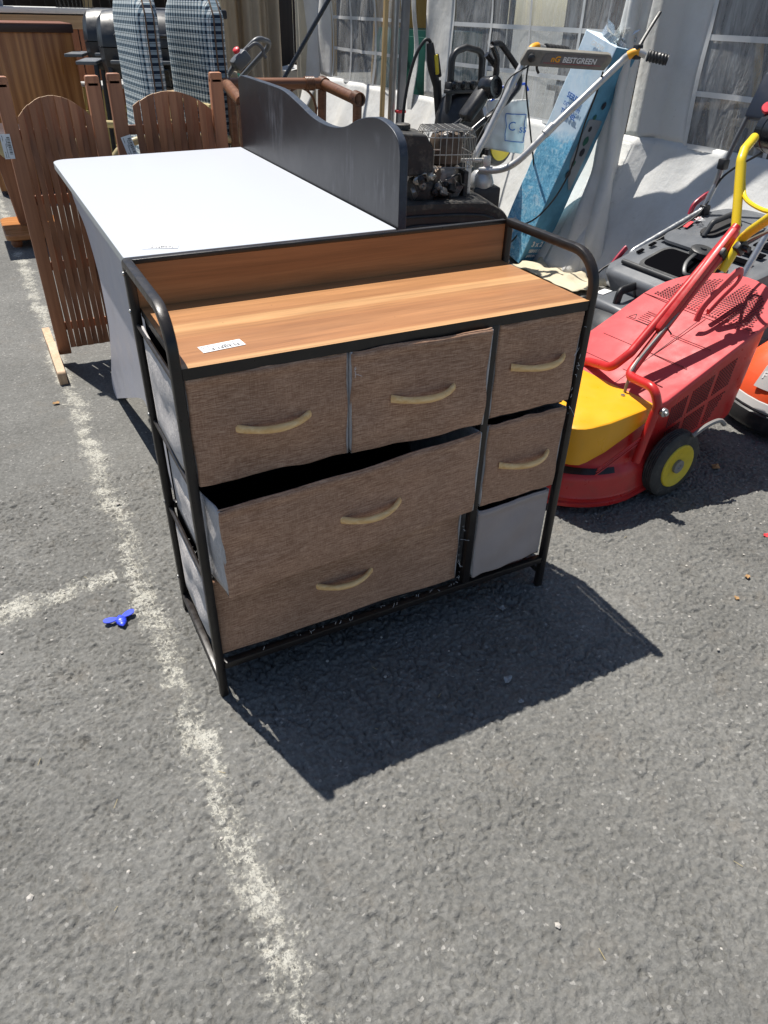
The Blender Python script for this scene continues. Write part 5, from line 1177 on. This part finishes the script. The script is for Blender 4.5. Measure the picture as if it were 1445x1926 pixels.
def barbecue(label, loc, rz, s=1):
    t = thing('barbecue', label, 'barbecue', loc, rz, 'black barrel barbecues')
    n = 20
    def half(x, r, up): return [V((x, r * math.cos(math.pi * k / n) * 1.05, .93 + (1 if up else -1) * r * math.sin(math.pi * k / n))) for k in range(n + 1)]
    xs = [(-.27, .06), (-.265, .13), (-.235, .165), (-.18, .172), (.18, .172), (.235, .165), (.265, .13), (.27, .06)]
    g = MB(); g.loft([half(x, r, True) for x, r in xs], True, True); ld_ = g.build('lid', M['bbq'], t, smooth=40)
    g = MB(); g.loft([[V((p.x, p.y * .96, .925 + (p.z - .93) * .95)) for p in half(x, r, False)] for x, r in xs], True, True); g.build('firebox', M['bbq'], t, smooth=40)
    g = MB(); g.tube(fillet([(-.16, -.17, .985), (-.16, -.205, .985), (.16, -.205, .985), (.16, -.17, .985)], .012), .008, 8); g.build('lid_handle', M['black_gloss'], ld_)
    g = MB(); g.box((0, -.195, .86), (.40, .09, .018), r=.004); g.build('front_shelf', M['grey_plastic'], t)
    for k in range(6): 
        g = MB(); g.box((-.345, -.14 + .056 * k, .85), (.11, .045, .018), r=.004); g.build('side_shelf_slat', M['grey_plastic'], t)
    g = MB(); g.box((.0, -.20, .79), (.22, .04, .10), (.35, 0, 0), r=.008); g.build('control_panel', M['black_gloss'], t, smooth=45)
    for k in (-1, 1):
        g = MB(); g.lathe((k * .055, -.225, .785), (0, -1, .35), [(.022, 0), (.022, .014), (.016, .022), (.004, .022)], 16); g.build('control_knob', M['steel'], t, smooth=40)
    for sx in (-1, 1):
        for sy in (-1, 1):
            g = MB(); g.beam((sx * .25, sy * .15, .03), (sx * .22, sy * .12, .84), .028, .028, .003); g.build('leg', M['black_plastic'], t)
        g = MB(); g.lathe((sx * .25, .18, .07), (1, 0, 0), [(.02, -.018), (.065, -.016), (.07, 0), (.065, .016), (.02, .018)], 20); g.build('wheel', M['tyre'], t, smooth=40)
    g = MB(); g.box((0, 0, .25), (.46, .26, .015), r=.003); g.build('bottom_shelf', M['black_plastic'], t)
    return t
b1 = barbecue('nearer black barrel barbecue left of the checked cushions', (.90, 4.05, 0), R(-18))
dup(b1, (.93, 4.75, 0), R(-18), 'farther black barrel barbecue behind the first one')

# counter with tub and wire baskets
ct = thing('counter', 'white topped counter with brown front in the far left background', 'counter', (.95, 6.6, 0))
g = MB(); g.box((0, 0, 1.065), (2.1, .6, .04), r=.006); g.build('counter_top', M['counter'], ct)
for k in range(9):
    g = MB(); g.box((-.93 + k * .233, -.26, .55), (.225, .02, .9), r=.003); g.build('front_board', M['red_brown'], ct)
g = MB(); g.box((0, -.275, .99), (2.08, .02, .09)); g.build('apron', M['table_wood'], ct)
for sx in (-1, 1):
    for sy in (-1, 1):
        g = MB(); g.box((sx * .98, sy * .24, .52), (.06, .06, 1.04)); g.build('leg', M['red_brown'], ct)
def tub(label, loc):
    t = thing('plastic_tub', label, 'tub', loc); o0 = round_poly([(-.2, -.15), (.2, -.15), (.2, .15), (-.2, .15)], .03); 
    g = MB(); g.loft([[V((a * s, b * s, z)) for a, b in o0] for s, z in ((.88, 0), (.98, .2), (1.06, .205), (1.06, .225), (.97, .225), (.86, .02))]); g.build('tub_body', M['grey_tub'], t, smooth=35)
    g = MB(); g.box((0, -.158, .17), (.12, .012, .02), r=.004); g.build('tub_grip', M['grey_tub'], t); return t
tub('grey plastic tub on the counter behind the cabinet', (.15, 6.5, 1.086))
def basket(label, loc):
    t = thing('wire_basket', label, 'basket', loc, 0, 'wire baskets on the counter'); g = MB()
    for z, s in ((0, .85), (.06, .92), (.14, 1.0)): g.tube(fillet([(.16 * s, -.11 * s, z), (.16 * s, .11 * s, z), (-.16 * s, .11 * s, z), (-.16 * s, -.11 * s, z), (.159 * s, -.11 * s, z)], .02, 3), .003, 6)
    for k in range(9):
        a = -.14 + .035 * k
        g.tube([(a, -.11, .14), (a * .85, -.094, 0), (a * .85, .094, 0), (a, .11, .14)], .002, 5)
    g.build('wires', M['cable'], t)
    g = MB(); g.tube(fillet([(.16, -.04, .14), (.185, -.04, .15), (.185, .04, .15), (.16, .04, .14)], .01), .004, 6); g.build('basket_grip', M['cable'], t); return t
wb1 = basket('wire basket on the white counter, left of two', (.86, 6.45, 1.087)); dup(wb1, (1.30, 6.5, 1.087), R(12), 'wire basket on the white counter, right of two')
def stool(label, loc, rz):
    t = thing('stool', label, 'stool', loc, rz, 'pale yellow stools'); 
    g = MB(); g.box((0, 0, .62), (.34, .34, .03), r=.008); g.build('seat', M['light_grey'], t)
    for sx in (-1, 1):
        for sy in (-1, 1):
            g = MB(); g.beam((sx * .17, sy * .17, 0), (sx * .14, sy * .14, .605), .022, .022, .002); g.build('leg', M['stool_yellow'], t)
    for z in (.18, .42):
        for s in (-1, 1):
            g = MB(); g.beam((-.155, s * .155, z), (.155, s * .155, z), .016, .016); g.build('rung', M['stool_yellow'], t)
            g = MB(); g.beam((s * .155, -.155, z + .02), (s * .155, .155, z + .02), .016, .016); g.build('rung', M['stool_yellow'], t)
    return t
st = stool('pale yellow stool beside the cabinet, nearest', (.88, 5.55, 0), .3); dup(st, (1.12, 5.95, 0), .1, 'pale yellow stool behind the first stool')

# stall roof and dark back wall, added to make a shaded far zone
stall = thing('shade_stall', 'open stall added as a dark shaded zone in the far background', 'stall', (1.2, 9.0, 0))
for k in range(34):
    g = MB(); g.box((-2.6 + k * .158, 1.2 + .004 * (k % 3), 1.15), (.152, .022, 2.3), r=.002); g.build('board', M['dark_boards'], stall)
g = MB(); g.box((0, .2, 2.33), (5.6, 2.6, .03)); g.build('shade_roof', M['dark_boards'], stall)  # unseen cover added to shade the zone below
for x in (-2.6, 0, 2.6):
    g = MB(); g.box((x, -1.0, 1.16), (.08, .08, 2.32), r=.004); g.build('post', M['pine'], stall)
# far hedge of boards beyond for the ring outside the frame
far = thing('boundary_fence', 'far wooden boundary fence closing the car park', 'fence', (0, 16, 0))
for k in range(80):
    g = MB(); g.box((-12 + k * .3, 0, .9), (.29, .025, 1.8), r=.003); g.build('board', M['dark_boards'], far)
for k in range(9):
    g = MB(); g.box((-12 + k * 3, .06, .95), (.1, .1, 1.9), r=.004); g.build('post', M['dark_boards'], far)

# ---------------------------------------------------------------- middle background
g = MB()
cur = thing('curtain', 'beige curtain hanging in folds behind the mower handle', 'curtain', (1.98, 5.6, 0))
def curt(x0, x1, y, z0, seed):
    q = MB(); q.grid(lambda u, v: V((x0 + (x1 - x0) * u, y + .045 * math.sin(u * 9 + seed) + .025 * math.sin(u * 23 + v + seed), z0 + .10 * noise.noise(V((u * 3, seed, 0))) * (1 - v) + (2.3 - z0) * v)), 40, 20); return q
curt(1.62, 1.98, 5.5, .28, 0).build('curtain_drop', M['curtain'], cur, True, smooth=180, solid=.004)
curt(1.93, 2.20, 5.42, .10, 2).build('curtain_drop', M['curtain'], cur, True, smooth=180, solid=.004)
curt(1.45, 1.72, 5.25, .66, 4).build('curtain_drop', M['cream_cloth'], cur, True, smooth=180, solid=.004)
g = MB(); g.tube([(1.3, 5.45, 2.3), (2.6, 5.6, 2.3)], .02, 8); g.build('curtain_rail', M['pole_grey'], cur, True)
bn = thing('storage_bin', 'blue black plastic bin standing behind the larger checked cushion', 'bin', (1.28, 4.55, 0))
g = MB(); g.loft([[V((a * s, b * s, z)) for a, b in round_poly([(-.17, -.2), (.17, -.2), (.17, .2), (-.17, .2)], .03)] for s, z in ((.86, .68), (.88, .70), (1, 1.06))]); g.build('bin_body', M['navy_plain'], bn, smooth=35)
g = MB(); g.box((0, 0, 1.085), (.37, .44, .05), r=.012); g.build('bin_lid', M['navy_plain'], bn, smooth=45)
g = MB(); g.box((.03, -.224, 1.085), (.14, .006, .012), r=.002); g.build('lid_stripe', M['white_print'], bn)
tb = thing('side_table', 'light wooden table under the blue black bin', 'table', (1.42, 4.45, 0))
g = MB(); g.box((0, 0, .665), (.78, .5, .025), r=.003); g.build('table_top', M['table_wood'], tb)
for sx in (-1, 1):
    for sy in (-1, 1):
        g = MB(); g.beam((sx * .36, sy * .22, 0), (sx * .34, sy * .20, .652), .03, .03); g.build('leg', M['table_wood'], tb)
gc = thing('plastic_chair', 'dark green plastic chair below the side table', 'chair', (1.60, 4.15, 0), R(40))
g = MB(); g.box((0, 0, .40), (.40, .40, .025), r=.01); g.build('seat', M['green_chair'], gc)
g = MB(); g.grid(lambda u, v: V((-.19 + .38 * u, .19 + .06 * v, .42 + .36 * v * (1 - .12 * (2 * u - 1) ** 2))), 10, 8); g.build('backrest', M['green_chair'], gc, smooth=180, solid=.014)
for sx in (-1, 1):
    for sy in (-1, 1):
        g = MB(); g.beam((sx * .20, sy * .20, 0), (sx * .18, sy * .18, .39), .03, .03, .004); g.build('leg', M['green_chair'], gc)
    g = MB(); g.tube(fillet([(sx * .2, -.17, .39), (sx * .22, -.15, .60), (sx * .21, .2, .62)], .03), .014, 8); g.build('armrest', M['green_chair'], gc)
# dark parasol folded and bits beyond
ps = thing('folded_parasol', 'black folded parasol on grey stand beyond the curtain', 'parasol', (2.62, 7.4, 0))
g = MB(); g.loft([[V((r * (1 + .2 * math.sin(5 * a)) * math.cos(a), r * (1 + .2 * math.sin(5 * a)) * math.sin(a), z)) for a in [2 * math.pi * k / 30 for k in range(30)]] for r, z in ((.05, .72), (.17, .86), (.20, 1.1), (.10, 1.9))]); g.build('canopy', M['cable'], ps, smooth=50)
g = MB(); g.tube([(0, 0, 0), (0, 0, .9)], .03, 12); g.build('stand', M['steel'], ps)
g = MB(); g.lathe((0, 0, 0), (0, 0, 1), [(.25, 0), (.25, .04), (.1, .07), (.05, .12)], 24); g.build('base', M['light_grey'], ps, smooth=40)
carton('pale bin standing beyond the curtain near the corner post', (2.75, 6.9, 0), (.4, .4, .62), 'light_grey')

# grey mower handle with red switch
sm = thing('lawn_mower', 'small mower with grey looped handle and red switch button', 'lawn mower', (1.35, 3.45, 0))
g = MB(); g.loft([[V((1.05 + .2 * s * math.cos(a), 3.75 + .26 * s * math.sin(a), z)) for a in [2 * math.pi * k / 24 for k in range(24)]] for s, z in ((.95, .04), (1, .06), (1, .14), (.8, .20), (.5, .26), (.05, .28))]); g.build('deck', M['green_chair'], sm, True, smooth=45)
for k in range(4): wheel(sm, (1.05 + (.17 if k % 2 else -.17), 3.75 + (.25 if k < 2 else -.25), .075), (0, 1 if k < 2 else -1, 0), .075, .04, 'grey_plastic', True)
g = MB(); g.tube(fillet([(.98, 3.45, .15), (1.04, 3.10, .82), (1.125, 3.08, .930), (1.215, 3.06, 1.008), (1.320, 3.14, .985), (1.175, 3.25, .825), (1.02, 3.6, .15)], [.02, .03, .05, .045, .03]), .0125, 12); g.build('handle_loop', M['grey_plastic'], sm, True, smooth=60)
g = MB(); g.beam((1.085, 3.06, .885), (1.155, 3.06, .945), .075, .06, .016); g.build('switch_box', M['grey_plastic'], sm, True, smooth=45)
g = MB(); g.lathe((1.098, 3.035, .952), (-.55, -.3, .8), [(.017, 0), (.016, .014), (.010, .018), (.003, .0185)], 18); g.build('start_button', M['red_button'], sm, True, smooth=40)
g = MB(); g.tube(spl([(1.165, 3.06, .965), (1.20, 3.05, .985), (1.232, 3.05, .965), (1.24, 3.05, .935), (1.25, 3.05, .925)], 5), .008, 8); g.build('brake_lever', M['grey_plastic'], sm, True)

# brown rattan armchair
ra = thing('rattan_armchair', 'brown rattan armchair frame behind the dark desk panel', 'chair', (1.2, 2.55, 0))
def cane(pts, r, name='cane_pole', par=ra):
    q = MB(); q.tube(pts, r, 12); return q.build(name, M['rattan'], par, True, smooth=60)
cane([(.955, 2.74, .842), (1.425, 2.74, .836)], .024, 'back_rail'); cane([(1.425, 2.74, .834), (1.44, 2.40, .800)], .025, 'arm_rail'); cane([(.94, 2.74, .842), (.90, 2.40, .80)], .025, 'arm_rail')
for p0, p1 in (((1.415, 2.735, .81), (1.39, 2.74, 0)), ((1.445, 2.40, .82), (1.43, 2.40, 0)), ((.96, 2.74, .82), (.96, 2.74, 0)), ((.90, 2.40, .79), (.90, 2.40, 0))): cane([p0, p1], .021, 'leg')
for p in ((1.425, 2.74, .835), (1.445, 2.40, .802), (1.35, 2.74, .837)):
    q = MB(); d = V((1, 0, 0)) if p[0] == 1.35 else V((.04, -1, -.1)).normalized()
    for k in range(6): q.tube([V(p) + d * (.008 * k - .02) + (V((0, math.cos(a), math.sin(a))) if p[0] == 1.35 else V((math.cos(a), 0, math.sin(a)))) * .0275 for a in [2 * math.pi * j / 14 for j in range(14)]], .0035, 5, closed=True)
    q.build('cane_binding', M['rattan'], ra, True, smooth=60)
cane([(.95, 2.74, .42), (1.40, 2.74, .42)], .018, 'seat_rail'); cane([(.90, 2.40, .42), (1.43, 2.40, .42)], .018, 'seat_rail')
for cx in (1.30, 1.06):
    q = MB(); q.tube([V((cx + .085 * math.cos(a), 2.745, .72 + .10 * math.sin(a))) for a in [2 * math.pi * j / 28 for j in range(28)]], .006, 8, closed=True); q.build('cane_ring', M['rattan'], ra, True, smooth=60)
g = MB(); g.box((1.17, 2.57, .44), (.50, .34, .06), r=.02, seg=3); g.build('seat_cushion', M['curtain'], ra, True, smooth=45)
cane([(.95, 2.76, .56), (1.40, 2.76, .56)], .016, 'back_rail')
# leaning black pole
g = MB(); g.tube([(.905, 3.5, .01), (2.56, 3.5, 2.18)], .012, 12); tag(g.build('parasol_pole', M['black_gloss'], None, smooth=60), 'thin black pole leaning diagonally onto the tent', 'pole')
cloth_thing('draped_cover', 'pale pink grey cover heaped beside the larger checked cushion', 'cover', (1.05, 3.35, .45), .3, .40, 'curtain', R(70), 2, .05)

# ---------------------------------------------------------------- small things on the asphalt
bee = thing('bee_toy', 'small bright blue plastic bee lying on the worn line', 'toy', (-.137, .310, .004), R(8))
g = MB(); n = 18; rings = []
for k in range(n + 1):
    t_ = k / n; x = -.019 + .038 * t_; r_ = .0115 * math.sin(math.pi * min(.98, max(.02, t_))) ** .6 * (1 + .10 * math.sin(t_ * 30)); rings.append([V((x, r_ * 1.0 * math.cos(a), .0065 + r_ * .55 * math.sin(a))) for a in [2 * math.pi * j / 12 for j in range(12)]])
g.loft(rings); bb = g.build('bee_body', M['bee_blue'], bee, smooth=50); bb.rotation_euler = (0, 0, R(-96)); bb.location = (0, -.006, 0)
for s in (-1, 1):
    o = [(.004 + .0155 + .0155 * math.cos(a), .0085 * math.sin(a) * (1 + .25 * math.cos(a))) for a in [2 * math.pi * j / 16 for j in range(16)]]
    g = MB(); g.prism([(s * a, b + .002 + .006 * (a / .03)) for a, b in o], lambda a, b: V((a, b, .010)), lambda a, b: V((a, b, .0075))); g.build('bee_wing', M['bee_blue'], bee, smooth=35)
def leaf(name, label, cat, loc, size, mat, rz, seed):
    r_ = random.Random(seed); n = 11; o = [(size * (.5 + .5 * r_.random()) * math.cos(2 * math.pi * k / n), size * .7 * (.5 + .5 * r_.random()) * math.sin(2 * math.pi * k / n)) for k in range(n)]
    q = MB(); vv = [V((0, 0, .35 * size))] + [V((a, b, .003 + size * .35 * r_.random())) for a, b in o]; q.add(vv, [(0, k + 1, (k + 1) % n + 1) for k in range(n)])
    ob = q.build(name, M[mat], None, smooth=0, solid=.0008); ob.location = loc; ob.rotation_euler = (0, 0, rz); tag(ob, label, cat)
leaf('dry_leaf', 'brown dry leaf in the shade by the red mower wheel', 'leaf', (1.63, .215, .002), .022, 'leaf', .3, 1)
leaf('dry_leaf', 'small pinkish scrap lying in the sun at right', 'litter', (1.47, -.10, .002), .012, 'red_print', .3, 2)
leaf('dry_leaf', 'pale brown leaf scrap on sunny asphalt right of the shadow', 'leaf', (1.28, -.20, .002), .010, 'leaf', .8, 3)
leaf('dry_leaf', 'crumpled tan leaf on the asphalt near the right edge', 'leaf', (1.19, -.245, .002), .010, 'leaf', 1.8, 4)
leaf('paper_scrap', 'orange white scrap under the red mower deck', 'litter', (1.31, .235, .002), .018, 'litter', .5, 5)
leaf('glass_shard', 'triangular pale shard lying in the chest shadow', 'shard', (.545, -.215, .002), .014, 'glass_bit', .4, 6)
leaf('glass_shard', 'rounded pale shard in the shadow under the chest', 'shard', (.66, -.03, .002), .012, 'glass_bit', .9, 7)
leaf('glass_shard', 'smallest pale shard farther out in the chest shadow', 'shard', (.535, -.275, .002), .009, 'glass_bit', .2, 8)
leaf('dry_leaf', 'orange brown leaf on the asphalt left of the long line', 'leaf', (-.128, 1.50, .002), .016, 'leaf', .2, 9)
rr = random.Random(12); g = MB()
for k in range(26):
    x, y = rr.uniform(-.6, 1.9), rr.uniform(-.75, .6); a = rr.random() * 6.28; L_ = rr.uniform(.006, .018)
    g.tube([(x, y, .004), (x + L_ * math.cos(a), y + L_ * math.sin(a), .005)], .0005, 4)
sg = g.build('straw_bits', M['straw'], None, smooth=0); tag(sg, 'tiny straw bits scattered over the asphalt', None, kind='stuff')
g = MB()
for k in range(260):
    x, y = rr.uniform(-1.0, 2.2), rr.uniform(-.8, 1.2); s_ = rr.uniform(.0016, .0042) * (1.6 if rr.random() < .08 else 1)
    g.lathe((x, y, .001), (rr.uniform(-.3, .3), rr.uniform(-.3, .3), 1), [(s_ * .7, 0), (s_, s_ * .4), (s_ * .5, s_ * .8)], 5)
pg = g.build('grit', M['litter'], None, smooth=0); tag(pg, 'pale grit and pebbles loose on the asphalt', None, kind='stuff')
